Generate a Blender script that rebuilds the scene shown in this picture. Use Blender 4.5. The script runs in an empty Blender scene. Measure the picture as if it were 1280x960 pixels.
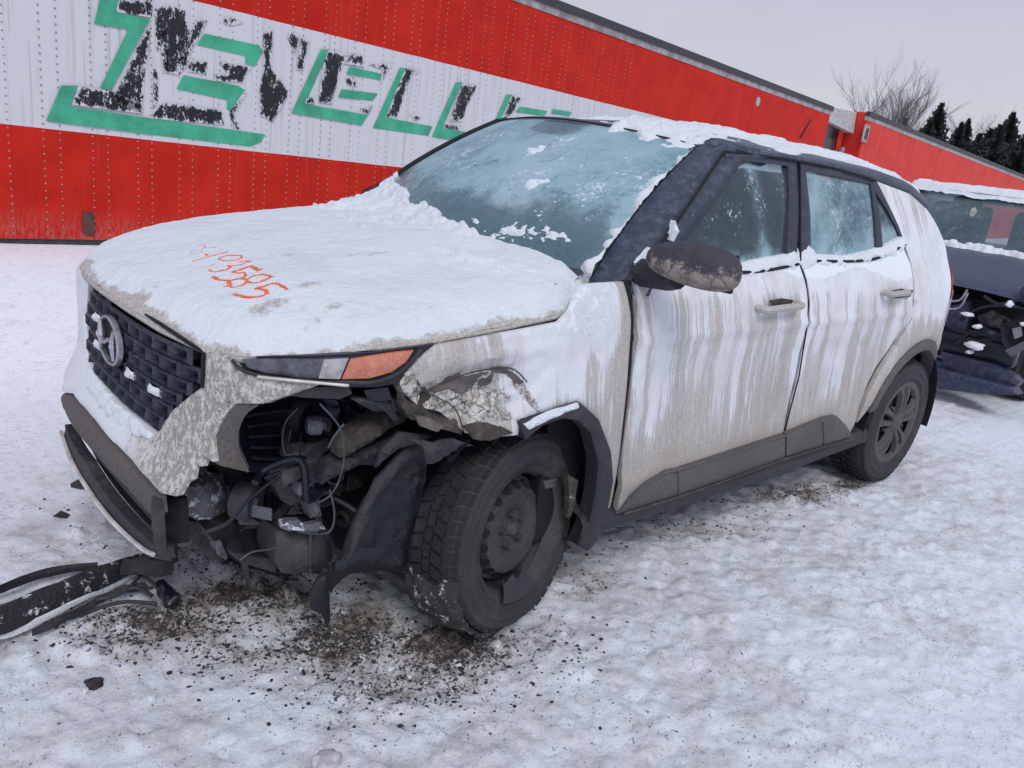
import bpy, bmesh, math, random
import numpy as np
from mathutils import Vector, Matrix
from mathutils.geometry import delaunay_2d_cdt
random.seed(4); RNG = np.random.default_rng(7)
C = bpy.context.scene.collection
# ---------------------------------------------------------------- camera
CAM = np.array([-0.6482, -2.3973, 1.4383]); YAW, PITCH, ROLL, FPX = 0.82987, 0.29656, 0.12759, 1009.1
_f = np.array([math.cos(YAW)*math.cos(PITCH), math.sin(YAW)*math.cos(PITCH), -math.sin(PITCH)])
_r = np.array([math.sin(YAW), -math.cos(YAW), 0.0]); _u = np.cross(_r, _f)
RGT = math.cos(ROLL)*_r + math.sin(ROLL)*_u; UPV = -math.sin(ROLL)*_r + math.cos(ROLL)*_u; FWD = _f
cd = bpy.data.cameras.new('camera'); cam = bpy.data.objects.new('camera', cd); C.objects.link(cam)
cam.matrix_world = Matrix(((RGT[0], UPV[0], -FWD[0], CAM[0]), (RGT[1], UPV[1], -FWD[1], CAM[1]), (RGT[2], UPV[2], -FWD[2], CAM[2]), (0, 0, 0, 1)))
cd.sensor_width = 36; cd.lens = 36*FPX/1280; cd.clip_end = 2000; cd.clip_start = 0.05
bpy.context.scene.camera = cam
# ---------------------------------------------------------------- world, sun, exposure
SUN_EL, SUN_AZ = math.radians(48), math.radians(200)
w = bpy.data.worlds.new("World"); bpy.context.scene.world = w; w.use_nodes = True
nt = w.node_tree; nt.nodes.clear()
def wn(t): return nt.nodes.new(t)
out = wn('ShaderNodeOutputWorld'); bg = wn('ShaderNodeBackground'); sky = wn('ShaderNodeTexSky')
sky.sky_type = 'NISHITA'; sky.sun_disc = False; sky.sun_elevation = SUN_EL; sky.sun_rotation = SUN_AZ
tc = wn('ShaderNodeTexCoord'); sep = wn('ShaderNodeSeparateXYZ'); nt.links.new(tc.outputs['Generated'], sep.inputs[0])
mpn = wn('ShaderNodeMapping'); mpn.inputs['Scale'].default_value = (1.5, 1.5, 5.0); nt.links.new(tc.outputs['Generated'], mpn.inputs[0])
nz = wn('ShaderNodeTexNoise'); nz.inputs['Scale'].default_value = 1.6; nz.inputs['Detail'].default_value = 4; nt.links.new(mpn.outputs[0], nz.inputs['Vector'])
rp = wn('ShaderNodeValToRGB'); nt.links.new(sep.outputs['Z'], rp.inputs[0])     # overcast deck: paler towards the horizon
rp.color_ramp.elements[0].position = 0.0; rp.color_ramp.elements[0].color = (6.5, 6.5, 7.15, 1)
rp.color_ramp.elements[1].position = 0.38; rp.color_ramp.elements[1].color = (5.0, 5.25, 6.9, 1)
cl = wn('ShaderNodeMapRange'); nt.links.new(nz.outputs['Fac'], cl.inputs[0]); cl.inputs[1].default_value = .3; cl.inputs[2].default_value = .7; cl.inputs[3].default_value = .93; cl.inputs[4].default_value = 1.07
mu = wn('ShaderNodeVectorMath'); mu.operation = 'SCALE'; nt.links.new(rp.outputs[0], mu.inputs[0]); nt.links.new(cl.outputs[0], mu.inputs['Scale'])
mx = wn('ShaderNodeMix'); mx.data_type = 'RGBA'; mx.inputs[0].default_value = 0.93
nt.links.new(sky.outputs[0], mx.inputs[6]); nt.links.new(mu.outputs[0], mx.inputs[7])
nt.links.new(mx.outputs[2], bg.inputs[0]); bg.inputs[1].default_value = 0.10; nt.links.new(bg.outputs[0], out.inputs[0])
sl = bpy.data.lights.new('sun', 'SUN'); sl.energy = 1.5; sl.angle = math.radians(25); sl.color = (1.0, .985, .96)
so = bpy.data.objects.new('sun', sl); C.objects.link(so)
_sd = Vector((math.cos(SUN_EL)*math.cos(math.radians(-120)), math.cos(SUN_EL)*math.sin(math.radians(-120)), math.sin(SUN_EL)))
so.rotation_euler = _sd.to_track_quat('Z', 'Y').to_euler(); so.location = (0, 0, 10)
sky.sun_rotation = math.atan2(_sd.x, _sd.y)
vs = bpy.context.scene.view_settings; vs.view_transform = 'Standard'; vs.look = 'None'; vs.exposure = 0.0; vs.gamma = 1.0
bpy.context.scene.cycles.max_bounces = 6
# ---------------------------------------------------------------- measuring helpers (a sight line through the survey photo, met with a real surface)
def ray(u, v): return RGT*(u-640)/FPX - UPV*(v-480)/FPX + FWD
def PL(u, v, ax, val):
    d = ray(u, v); return CAM + d*(val-CAM[ax])/d[ax]
def PZ(u, v, z=0.0): return PL(u, v, 2, z)
def PY(u, v, y): return PL(u, v, 1, y)
def PX(u, v, x): return PL(u, v, 0, x)
_T = np.concatenate([np.linspace(.6, 8, 1500), np.linspace(8, 40, 600)])
def meet(u, v, g):
    d = ray(u, v); P = CAM[None] + _T[:, None]*d[None]; q = g(P)
    i = np.where((q[:-1] > 0) & (q[1:] <= 0))[0]
    if len(i) == 0: k = int(np.argmin(np.abs(q))); return P[k]
    k = i[0]; a = q[k]/(q[k]-q[k+1]); return P[k]*(1-a)+P[k+1]*a
# ---------------------------------------------------------------- numpy noise
def _h(ix, iy, iz, s):
    n = (ix.astype(np.int64)*374761393 + iy.astype(np.int64)*668265263 + iz.astype(np.int64)*2147483647 + s*974634777) & 0xffffffff
    n = ((n ^ (n >> 13))*1274126177) & 0xffffffff; n = (n ^ (n >> 16)) & 0xffffffff
    return n/4294967295.0
def vnoise(x, y, z=0.0, s=0):
    x, y, z = np.broadcast_arrays(np.asarray(x, float), np.asarray(y, float), np.asarray(z, float))
    ix, iy, iz = np.floor(x), np.floor(y), np.floor(z); fx, fy, fz = x-ix, y-iy, z-iz
    fx, fy, fz = [t*t*t*(t*(t*6-15)+10) for t in (fx, fy, fz)]; r = 0
    for a in (0, 1):
        for b in (0, 1):
            for c in (0, 1):
                r = r + _h(ix+a, iy+b, iz+c, s)*(fx if a else 1-fx)*(fy if b else 1-fy)*(fz if c else 1-fz)
    return r*2-1
def fbm(x, y, z=0.0, o=4, s=0):
    r = 0; a = 1; t = 0
    for k in range(o): r = r + a*vnoise(np.asarray(x)*2**k, np.asarray(y)*2**k, np.asarray(z)*2**k, s+k*17); t += a; a *= .5
    return r/t
def smooth(t): t = np.clip(t, 0, 1); return t*t*(3-2*t)
# ---------------------------------------------------------------- object helpers
def empty(name, loc, label, cat, group=None):
    o = bpy.data.objects.new(name, None); C.objects.link(o); o.location = loc; o.empty_display_size = .2
    o['label'] = label; o['category'] = cat
    if group: o['group'] = group
    o['base'] = [float(t) for t in loc]
    return o
def origin(o):
    p = np.zeros(3)
    while o is not None:
        p += np.array(o.location); o = o.parent
    return p
def mesh_obj(name, V, F, mat, parent=None, smooth_=True, attrs=None, kind=None, label=None, cat=None, group=None, flat=None):
    V = np.asarray(V, float)
    if parent is not None: V = V-origin(parent)[None]
    me = bpy.data.meshes.new(name); me.from_pydata(V.tolist(), [], [tuple(int(i) for i in f) for f in F])
    if attrs:
        for k, a in attrs.items():
            at = me.attributes.new(k, 'FLOAT', 'POINT'); at.data.foreach_set('value', np.asarray(a, np.float32))
    if smooth_:
        me.polygons.foreach_set('use_smooth', [True]*len(me.polygons))
        if flat is not None:
            try: me.set_sharp_from_angle(angle=math.radians(flat))
            except Exception: pass
    me.update(); o = bpy.data.objects.new(name, me); C.objects.link(o)
    if parent is not None: o.parent = parent
    if mat: me.materials.append(mat)
    if kind: o['kind'] = kind
    if label: o['label'] = label
    if cat: o['category'] = cat
    if group: o['group'] = group
    return o
class MB:
    "collects shapes that make up ONE part"
    def __init__(s): s.V = []; s.F = []
    def add(s, V, F):
        n = len(s.V); s.V += [tuple(map(float, v)) for v in V]; s.F += [tuple(int(i)+n for i in f) for f in F]; return s
    def hexa(s, A, B):   # two quads of four points each
        return s.add(list(A)+list(B), [(3, 2, 1, 0), (4, 5, 6, 7)]+[(i, (i+1) % 4, (i+1) % 4+4, i+4) for i in range(4)])
    def box(s, c, size, R=None, bev=0.0):
        c = np.array(c, float); h = np.array(size, float)/2
        bm = bmesh.new(); bmesh.ops.create_cube(bm, size=2)
        for v in bm.verts: v.co = Vector((v.co.x*h[0], v.co.y*h[1], v.co.z*h[2]))
        if bev: bmesh.ops.bevel(bm, geom=list(bm.edges), offset=bev, segments=2, affect='EDGES', profile=.5)
        bm.verts.index_update(); V = np.array([v.co[:] for v in bm.verts]); F = [[v.index for v in f.verts] for f in bm.faces]; bm.free()
        if R is not None: V = V@np.array(R).T
        return s.add(V+c, F)
    def tube(s, pts, r, n=8, cap=True):
        pts = np.array(pts, float); k = len(pts); r = np.broadcast_to(r, (k,)); V = []; F = []; up = None
        for i in range(k):
            t = pts[min(i+1, k-1)]-pts[max(i-1, 0)]; t /= np.linalg.norm(t)+1e-9
            if up is None: up = np.cross(t, [0, 0, 1.]) if abs(t[2]) < .9 else np.cross(t, [1., 0, 0])
            up = up-t*(up@t); up /= np.linalg.norm(up)+1e-9; sd = np.cross(t, up)
            for j in range(n):
                a = 2*math.pi*j/n; V.append(pts[i]+r[i]*(math.cos(a)*up+math.sin(a)*sd))
        for i in range(k-1):
            for j in range(n): F.append((i*n+j, i*n+(j+1) % n, (i+1)*n+(j+1) % n, (i+1)*n+j))
        if cap: F += [tuple(range(n-1, -1, -1)), tuple((k-1)*n+j for j in range(n))]
        return s.add(V, F)
    def lathe(s, prof, c, R=None, n=48, phase=0):
        # prof: (radius, axial) ; axis = local y
        V = []; F = []; k = len(prof)
        for j in range(n):
            a = 2*math.pi*j/n+phase
            for (rr, ax) in prof: V.append((rr*math.cos(a), ax, rr*math.sin(a)))
        for j in range(n):
            for i in range(k-1):
                F.append((j*k+i, j*k+i+1, ((j+1) % n)*k+i+1, ((j+1) % n)*k+i))
        V = np.array(V)
        if R is not None: V = V@np.array(R).T
        return s.add(V+np.array(c), F)
    def build(s, name, mat, parent=None, smooth_=True, flat=35, **k):
        return mesh_obj(name, s.V, s.F, mat, parent, smooth_, flat=flat, **k)
def spline(pts, n=8, closed=False):
    P = np.array(pts, float); m = len(P); o = []
    rng = range(m) if closed else range(m-1)
    for i in rng:
        p0, p1, p2, p3 = (P[(i-1) % m], P[i % m], P[(i+1) % m], P[(i+2) % m]) if closed else (P[max(i-1, 0)], P[i], P[i+1], P[min(i+2, m-1)])
        for k in range(n):
            t = k/n; o.append(.5*((2*p1)+(-p0+p2)*t+(2*p0-5*p1+4*p2-p3)*t*t+(-p0+3*p1-3*p2+p3)*t**3))
    if not closed: o.append(P[-1])
    return np.array(o)
def inside(P, poly):
    x, y = P[:, 0], P[:, 1]; r = np.zeros(len(P), bool); n = len(poly); j = n-1
    for i in range(n):
        xi, yi = poly[i]; xj, yj = poly[j]
        if yi != yj:
            r ^= ((yi > y) != (yj > y)) & (x < (xj-xi)*(y-yi)/(yj-yi)+xi)
        j = i
    return r
def dist_poly(P, poly):
    d = np.full(len(P), 1e9); n = len(poly)
    for i in range(n):
        a = np.array(poly[i]); b = np.array(poly[(i+1) % n]); ab = b-a; L = ab@ab+1e-12
        t = np.clip(((P-a)@ab)/L, 0, 1); d = np.minimum(d, np.linalg.norm(P-a-t[:, None]*ab, axis=1))
    return d
def resample(poly, step):
    o = []; n = len(poly)
    for i in range(n):
        a = np.array(poly[i], float); b = np.array(poly[(i+1) % n], float); k = max(1, int(math.ceil(np.linalg.norm(b-a)/step)))
        for j in range(k): o.append(a+(b-a)*j/k)
    return np.array(o)
def cdt(poly, step, holes=()):
    poly = resample(poly, step); hs = [resample(h, step) for h in holes]
    lo, hi = poly.min(0), poly.max(0)
    gx, gy = np.meshgrid(np.arange(lo[0], hi[0], step), np.arange(lo[1], hi[1], step*.9)); gx = gx+(np.arange(gx.shape[0]) % 2)[:, None]*step*.5
    G_ = np.stack([gx.ravel(), gy.ravel()], 1); k = inside(G_, poly)
    for h in hs: k &= ~inside(G_, h)
    G_ = G_[k]; k = dist_poly(G_, poly) > step*.45
    for h in hs: k &= dist_poly(G_, h) > step*.45
    G_ = G_[k]; allp = [poly]+hs+[G_]; V = np.concatenate(allp); E = []; o = 0
    for q in [poly]+hs:
        E += [(o+i, o+(i+1) % len(q)) for i in range(len(q))]; o += len(q)
    r = delaunay_2d_cdt([Vector(v) for v in V], E, [], 0, 1e-6)
    V2 = np.array([v[:] for v in r[0]]); F = np.array([f for f in r[2] if len(f) == 3])
    c = V2[F].mean(1); k = inside(c, poly)
    for h in hs: k &= ~inside(c, h)
    return V2, F[k], poly
def panel(name, poly, step, f3, mat, parent, inward, thick=.02, holes=(), attrs=None, rnd=.006, flat=40, **kw):
    """a sheet over a real curved surface, with a turned-in rim; poly in surface coordinates, f3 maps them to 3-D"""
    V2, F, pol = cdt(poly, step, holes); V = f3(V2[:, 0], V2[:, 1]); inward = np.array(inward, float)
    if rnd:
        d = dist_poly(V2, pol)
        for h in holes: d = np.minimum(d, dist_poly(V2, h))
        V = V+inward[None]*(rnd*np.clip(1-d/(rnd*2), 0, 1)**2)[:, None]
    a, b, c = V[F[:, 0]], V[F[:, 1]], V[F[:, 2]]; n = np.cross(b-a, c-a)
    if (n@inward).sum() > 0: F = F[:, ::-1]
    from collections import Counter
    ec = {}
    for f in F.tolist():
        for i in range(3): e = (f[i], f[(i+1) % 3]); ec[e] = 1
    bd = [e for e in ec if (e[1], e[0]) not in ec]
    vs_ = sorted({i for e in bd for i in e}); mp = {i: len(V)+k for k, i in enumerate(vs_)}
    V = np.concatenate([V, V[vs_]+inward[None]*thick]); FF = [tuple(f) for f in F.tolist()]+[(e[1], e[0], mp[e[0]], mp[e[1]]) for e in bd]
    at = None
    if attrs:
        at = {}
        for k, fn in attrs.items():
            q = fn(V2[:, 0], V2[:, 1]); q = np.broadcast_to(q, (len(V2),)); at[k] = np.concatenate([q, q[vs_]])
    return mesh_obj(name, V, FF, mat, parent, True, at, flat=flat, **kw)
def grid_obj(name, P, mat, parent=None, attrs=None, close=False, flat=None, flip=False, **k):
    n, m = P.shape[:2]; F = []
    for i in range(n-1):
        for j in range(m-1):
            q = (i*m+j, i*m+j+1, (i+1)*m+j+1, (i+1)*m+j); F.append(q[::-1] if flip else q)
    return mesh_obj(name, P.reshape(-1, 3), F, mat, parent, True, attrs and {k_: np.asarray(a).ravel() for k_, a in attrs.items()}, flat=flat, **k)
# ---------------------------------------------------------------- materials
class NG:
    def __init__(s, name):
        s.m = bpy.data.materials.new(name); s.m.use_nodes = True; s.t = s.m.node_tree; s.t.nodes.clear()
        s.out = s.t.nodes.new('ShaderNodeOutputMaterial'); s.tc = s.t.nodes.new('ShaderNodeTexCoord'); s.P = s.tc.outputs['Object']
    def set(s, sock, v):
        if isinstance(v, bpy.types.NodeSocket): s.t.links.new(v, sock)
        elif v is not None:
            if isinstance(v, tuple) and len(v) == 3 and sock.type == 'RGBA': v = (*v, 1)
            sock.default_value = v
    def node(s, t, ins=None, **props):
        n = s.t.nodes.new(t)
        for k, v in props.items(): setattr(n, k, v)
        for k, v in (ins or {}).items(): s.set(n.inputs[k], v)
        return n
    def map(s, scale=(1, 1, 1), loc=(0, 0, 0), rot=(0, 0, 0), src=None):
        return s.node('ShaderNodeMapping', {'Vector': src or s.P, 'Scale': scale, 'Location': loc, 'Rotation': rot}).outputs[0]
    def noise(s, sc, det=4, rough=.5, vec=None, dist=0.0):
        return s.node('ShaderNodeTexNoise', {'Vector': vec or s.P, 'Scale': sc, 'Detail': det, 'Roughness': rough, 'Distortion': dist}).outputs['Fac']
    def vor(s, sc, vec=None, feat='F1', out='Distance', rnd=1.0):
        n = s.node('ShaderNodeTexVoronoi', None, feature=feat); s.set(n.inputs['Vector'], vec or s.P); s.set(n.inputs['Scale'], sc); s.set(n.inputs['Randomness'], rnd); return n.outputs[out]
    def math(s, op, a, b=None, c=None, clamp=False):
        n = s.node('ShaderNodeMath', None, operation=op, use_clamp=clamp); s.set(n.inputs[0], a)
        if b is not None: s.set(n.inputs[1], b)
        if c is not None: s.set(n.inputs[2], c)
        return n.outputs[0]
    def step(s, v, a, b, lo=0.0, hi=1.0):
        n = s.node('ShaderNodeMapRange', {0: v, 1: a, 2: b, 3: lo, 4: hi}, interpolation_type='SMOOTHSTEP'); return n.outputs[0]
    def mix(s, f, a, b):
        n = s.node('ShaderNodeMix', None, data_type='RGBA'); s.set(n.inputs[0], f); s.set(n.inputs[6], a); s.set(n.inputs[7], b); return n.outputs[2]
    def attr(s, nm): return s.node('ShaderNodeAttribute', None, attribute_name=nm).outputs['Fac']
    def xyz(s, src=None): return s.node('ShaderNodeSeparateXYZ', {0: src or s.P}).outputs
    def bump(s, h, dist=.01, strength=1.0, nrm=None):
        n = s.node('ShaderNodeBump', {'Height': h, 'Distance': dist, 'Strength': strength})
        if nrm is not None: s.set(n.inputs['Normal'], nrm)
        return n.outputs[0]
    def bsdf(s, col, rough=.5, normal=None, metal=0.0, **kw):
        n = s.node('ShaderNodeBsdfPrincipled', {'Base Color': col, 'Roughness': rough, 'Metallic': metal})
        if normal is not None: s.set(n.inputs['Normal'], normal)
        for k, v in kw.items(): s.set(n.inputs[k.replace('_', ' ')], v)
        return n
    def done(s, sh): s.t.links.new(sh.outputs[0] if hasattr(sh, 'outputs') else sh, s.out.inputs[0]); return s.m
def simple(name, col, rough=.6, metal=0.0, var=.25, sc=18, bump=.002, dirt=None, dirt_amt=.5, **kw):
    g = NG(name); n = g.noise(sc, 5, .6); c = g.mix(g.step(n, .3, .7), tuple(t*(1-var) for t in col), tuple(min(1, t*(1+var)) for t in col))
    if dirt is not None:
        d = g.step(g.noise(9, 6, .7), .62-dirt_amt*.35, .72-dirt_amt*.2); c = g.mix(d, c, dirt); rough = g.math('MULTIPLY_ADD', d, .9-rough, rough)
    return g.done(g.bsdf(c, rough, g.bump(n, bump), metal, **kw))
SNOW = (.79, .845, .885)
DIRT = (.31, .27, .235)
def m_snow():
    g = NG('snow'); a = g.noise(55, 6, .7); b = g.noise(9, 4, .6); d = g.step(g.noise(5, 5, .65), .60, .74)
    c = g.mix(g.math('MULTIPLY', d, .35), SNOW, (.55, .53, .54)); h = g.math('ADD', a, g.math('MULTIPLY', b, 1.4))
    return g.done(g.bsdf(c, .75, g.bump(h, .012, .8), Subsurface_Weight=0.0))
def m_cover(name='dirty_snow'):
    "snow lying on the car; attribute dirt = where road grime shows"
    g = NG(name); a = g.noise(70, 6, .7); b = g.noise(16, 5, .65)
    dt = g.attr('dirt'); n2 = g.noise(26, 6, .7)
    k = g.step(g.math('ADD', dt, g.math('MULTIPLY', g.math('SUBTRACT', n2, .5), 1.1)), .35, .6)
    sp = g.step(g.noise(140, 3, .6), .40, .66)
    dirtc = g.mix(sp, (.58, .545, .50), (.40, .365, .33)); fl = g.step(g.noise(6.5, 6, .72, g.map((1, 1, 1), (3, 1, 0))), .62, .74)
    gy = g.step(g.noise(3.2, 7, .74, vec=g.map((1, 1.6, 1), (2, 7, 0))), .46, .70); fs = g.step(g.noise(150, 4, .75), .58, .70)
    w0 = g.mix(g.math('MULTIPLY', gy, .34), SNOW, (.56, .585, .64)); w0 = g.mix(g.math('MULTIPLY', fl, .40), w0, (.50, .50, .53)); w0 = g.mix(g.math('MULTIPLY', fs, g.math('MULTIPLY_ADD', gy, .30, .08)), w0, (.40, .38, .37))
    c = g.mix(k, w0, dirtc)
    h = g.math('ADD', g.math('MULTIPLY', a, .5), b)
    return g.done(g.bsdf(c, .72, g.bump(h, .016, .9)))
def m_side():
    "white paint under dried salt, wet streaks and stuck snow"
    g = NG('salted_white_paint'); X = g.xyz(); sx = g.math('MULTIPLY_ADD', X[2], .16, X[0])
    v = g.node('ShaderNodeCombineXYZ', {0: sx, 1: X[1], 2: X[2]}).outputs[0]
    wob = g.noise(5, 3, .5, vec=v); v2 = g.node('ShaderNodeCombineXYZ', {0: g.math('MULTIPLY_ADD', wob, .045, sx), 1: X[1], 2: X[2]}).outputs[0]
    thin = g.noise(1, 4, .62, vec=g.map((120, 0, 2.4), src=v2)); wide = g.noise(1, 3, .55, vec=g.map((13, 0, .8), (4, 0, 0), src=v2))
    vein = g.noise(1, 2, .5, vec=g.map((42, 0, 1.5), (9, 0, 0), src=v2))
    line = g.math('SUBTRACT', 1.0, g.step(g.math('ABSOLUTE', g.math('SUBTRACT', vein, .5)), .0, .022))
    vein2 = g.noise(1, 3, .6, vec=g.map((21, 0, 1.1), (2, 0, 5), src=v2)); line2 = g.math('SUBTRACT', 1.0, g.step(g.math('ABSOLUTE', g.math('SUBTRACT', vein2, .47)), .0, .035))
    patch = g.noise(2.4, 4, .6, vec=g.map(loc=(1, 5, 2)))
    s = g.math('ADD', g.math('MULTIPLY', thin, .36), g.math('ADD', g.math('MULTIPLY', wide, .62), g.math('MULTIPLY', patch, .34)))
    sn = g.attr('snow'); dr = g.attr('dirt')
    up = g.step(X[2], .34, .90, -.15, .022)
    q_ = g.math('ADD', g.math('ADD', s, up), g.math('SUBTRACT', g.math('MULTIPLY', sn, .28), g.math('MULTIPLY', dr, .30)))
    s1 = g.math('ADD', g.math('MULTIPLY', g.step(q_, .52, .72), .55), g.math('MULTIPLY', g.step(g.math('ADD', q_, g.math('MULTIPLY', g.math('SUBTRACT', g.noise(90, 4, .7), .5), .10)), .635, .675), .45))
    fade = g.step(X[2], .36, .60)
    lines = g.math('MAXIMUM', g.math('MULTIPLY', line, .75), g.math('MULTIPLY', line2, .9))
    lines = g.math('MULTIPLY', lines, g.step(g.noise(7, 4, .6, vec=g.map((3, 0, .8), (0, 0, 3), src=v2)), .40, .56))
    s1 = g.math('MAXIMUM', s1, g.math('MULTIPLY', g.math('MULTIPLY', lines, fade), g.math('SUBTRACT', .85, g.math('MULTIPLY', dr, .7), clamp=True)))
    gr = g.noise(170, 4, .65); dn = g.mix(g.step(gr, .33, .68), (.54, .50, .455), (.37, .335, .30))
    dn = g.mix(g.math('MULTIPLY', g.step(patch, .42, .62), .35), dn, (.30, .265, .235))
    dn = g.mix(g.step(X[2], .30, .60), g.mix(.45, dn, (.24, .215, .195)), dn)
    blot = g.step(g.noise(11, 6, .75), .63, .72); dn = g.mix(g.math('MULTIPLY', blot, .45), dn, (.15, .125, .105))
    speck = g.step(g.noise(60, 5, .7), .66, .72); hz = g.step(g.noise(6, 6, .75, vec=g.map((1, 1, .45), (3, 3, 1))), .40, .66); wh = g.mix(g.math('MULTIPLY', hz, .48), (.74, .76, .80), (.50, .475, .445)); wh = g.mix(g.math('MULTIPLY', speck, .6), wh, (.36, .33, .30)); fl2 = g.step(g.noise(120, 5, .8), .64, .70); wh = g.mix(g.math('MULTIPLY', fl2, .55), wh, (.26, .235, .21))
    c = g.mix(s1, dn, wh)
    pn = g.step(g.math('ADD', g.noise(22, 8, .82), g.math('MULTIPLY', g.math('SUBTRACT', sn, .5), .55)), .54, .72)
    c = g.mix(g.math('MULTIPLY', pn, g.step(sn, .03, .3)), c, SNOW)
    cr = g.attr('crack'); ck = g.step(g.math('ADD', cr, g.math('MULTIPLY', g.math('SUBTRACT', g.noise(45, 5, .7), .5), .9)), .55, .7)
    ed_ = g.vor(30, vec=g.map((1, 1, 1.3), (0, 0, 0), src=g.node('ShaderNodeVectorMath', {0: g.P, 1: g.node('ShaderNodeVectorMath', {0: g.node('ShaderNodeTexNoise', {'Vector': g.P, 'Scale': 18.0, 'Detail': 4.0}).outputs['Color'], 'Scale': .06}, operation='SCALE').outputs[0]}, operation='ADD').outputs[0]), feat='DISTANCE_TO_EDGE')
    zone = g.step(g.math('ADD', cr, g.math('MULTIPLY', g.math('SUBTRACT', g.noise(14, 4, .7), .5), .35)), .10, .26)
    crust = g.mix(g.step(g.noise(55, 6, .8), .44, .56), (.27, .232, .195), (.64, .62, .59))
    c = g.mix(g.math('MULTIPLY', zone, .85), c, crust); c = g.mix(g.math('MULTIPLY', zone, g.math('SUBTRACT', 1.0, g.step(ed_, .01, .07))), c, (.10, .085, .075))
    c = g.mix(ck, c, (.075, .062, .055))
    h = g.math('ADD', g.math('MULTIPLY', gr, .35), g.math('ADD', g.math('MULTIPLY', s1, .5), g.math('MULTIPLY', pn, .25)))
    return g.done(g.bsdf(c, .68, g.bump(h, .004, .9)))
def m_bumper():
    g = NG('chapped_white_bumper'); n1 = g.noise(48, 6, .75, vec=g.map((1, 1.6, .8))); n2 = g.noise(130, 4, .7); dt = g.attr('dirt')
    k = g.step(g.math('ADD', g.math('MULTIPLY', n1, .6), g.math('ADD', g.math('MULTIPLY', n2, .3), g.math('MULTIPLY', dt, -.13))), .19, .36)
    dn = g.mix(g.step(n2, .35, .65), (.50, .475, .41), (.31, .285, .235))
    bl = g.step(g.noise(70, 5, .7, vec=g.map((1, 1, 1), (5, 5, 5))), .60, .66)
    c = g.mix(k, dn, g.mix(g.step(dt, 0, .6), SNOW, (.60, .58, .54))); c = g.mix(g.math('MULTIPLY', bl, g.math('MULTIPLY', dt, .75)), c, (.10, .088, .075))
    return g.done(g.bsdf(c, .68, g.bump(g.math('ADD', g.math('MULTIPLY', k, 1.0), g.math('MULTIPLY', n2, .5)), .005, .9)))
def m_glass(name, frost, tint=(.10, .21, .23), seed=0, clear=.55):
    g = NG(name); X = g.xyz(); big = g.noise(2.6, 5, .6, vec=g.map(loc=(seed, 0, 0)), dist=.4); fine = g.noise(95, 5, .75); mid = g.noise(17, 6, .7, vec=g.map(loc=(seed, 3, 0)), dist=.7)
    at = g.attr('frost'); f = g.math('ADD', g.math('MULTIPLY', big, .9), g.math('ADD', g.math('MULTIPLY', mid, .35), g.math('ADD', g.math('MULTIPLY', fine, .18), at)))
    fr = g.step(f, .62-frost*.25, .98-frost*.25)
    body = g.mix(g.step(mid, .35, .65), (.155, .29, .34), (.25, .40, .46))
    body = g.mix(g.step(big, .38, .66), body, (.33, .47, .52)); body = g.mix(g.step(g.noise(9, 6, .75, vec=g.map(loc=(seed, 1, 1)), dist=1.2), .56, .68), body, (.14, .245, .29)); body = g.mix(g.step(fine, .55, .72), body, (.46, .54, .57))
    chips = g.step(g.math('ADD', g.noise(60, 5, .8, vec=g.map(loc=(seed, 0, 7))), g.math('ADD', g.math('MULTIPLY', at, .20), g.math('MULTIPLY', g.math('SUBTRACT', g.noise(5, 5, .65, vec=g.map(loc=(seed, 6, 2))), .5), .75))), .66, .72)
    body = g.mix(chips, body, (.66, .70, .78))
    df = g.bsdf(body, .7, g.bump(g.math('ADD', fine, mid), .003, .7))
    tr = g.node('ShaderNodeBsdfTransparent', {'Color': (.34, .44, .47)}); gl = g.node('ShaderNodeBsdfGlossy', {'Roughness': .12, 'Color': (.9, .95, 1)})
    lw = g.node('ShaderNodeFresnel', {'IOR': 1.5}); m1 = g.node('ShaderNodeMixShader', {0: g.math('MINIMUM', lw.outputs[0], .5)}); g.t.links.new(tr.outputs[0], m1.inputs[1]); g.t.links.new(gl.outputs[0], m1.inputs[2])
    m2 = g.node('ShaderNodeMixShader', {0: g.math('MAXIMUM', g.math('MULTIPLY_ADD', fr, .62, g.math('MULTIPLY_ADD', at, .75, 1-clear, clamp=True)), g.math('MULTIPLY', chips, .9))}); g.t.links.new(m1.outputs[0], m2.inputs[1]); g.t.links.new(df.outputs[0], m2.inputs[2])
    return g.done(m2)
def m_dusty(name, col, rough=.45, dust=(.30, .28, .27), amt=.35, snow=.0):
    g = NG(name); n = g.noise(30, 6, .7); f = g.noise(160, 3, .6); k = g.step(g.math('ADD', g.math('MULTIPLY', n, .7), g.math('MULTIPLY', f, .3)), .62-amt*.4, .74)
    c = g.mix(g.math('MULTIPLY', k, amt), col, dust)
    if snow: c = g.mix(g.step(g.noise(85, 5, .75), .70-snow*.2, .74), c, (.62, .66, .76))
    return g.done(g.bsdf(c, g.math('MULTIPLY_ADD', k, .3, rough), g.bump(n, .002)))
def m_muddy(name, col=(.035, .035, .04), mud=(.15, .125, .11), amt=.5, sc=8, rough=.6, snow=.0):
    g = NG(name); n = g.noise(sc, 6, .7); f = g.noise(90, 4, .7); k = g.step(g.math('ADD', g.math('MULTIPLY', n, .7), g.math('MULTIPLY', f, .3)), .70-amt*.4, .80-amt*.3)
    c = g.mix(k, col, g.mix(g.step(f, .35, .65), mud, tuple(t*.65 for t in mud)))
    if snow: c = g.mix(g.step(g.noise(28, 6, .8), .72-snow*.2, .76-snow*.2), c, (.66, .68, .74))
    return g.done(g.bsdf(c, g.math('MULTIPLY_ADD', k, .3, rough), g.bump(g.math('ADD', n, f), .004)))
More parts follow.
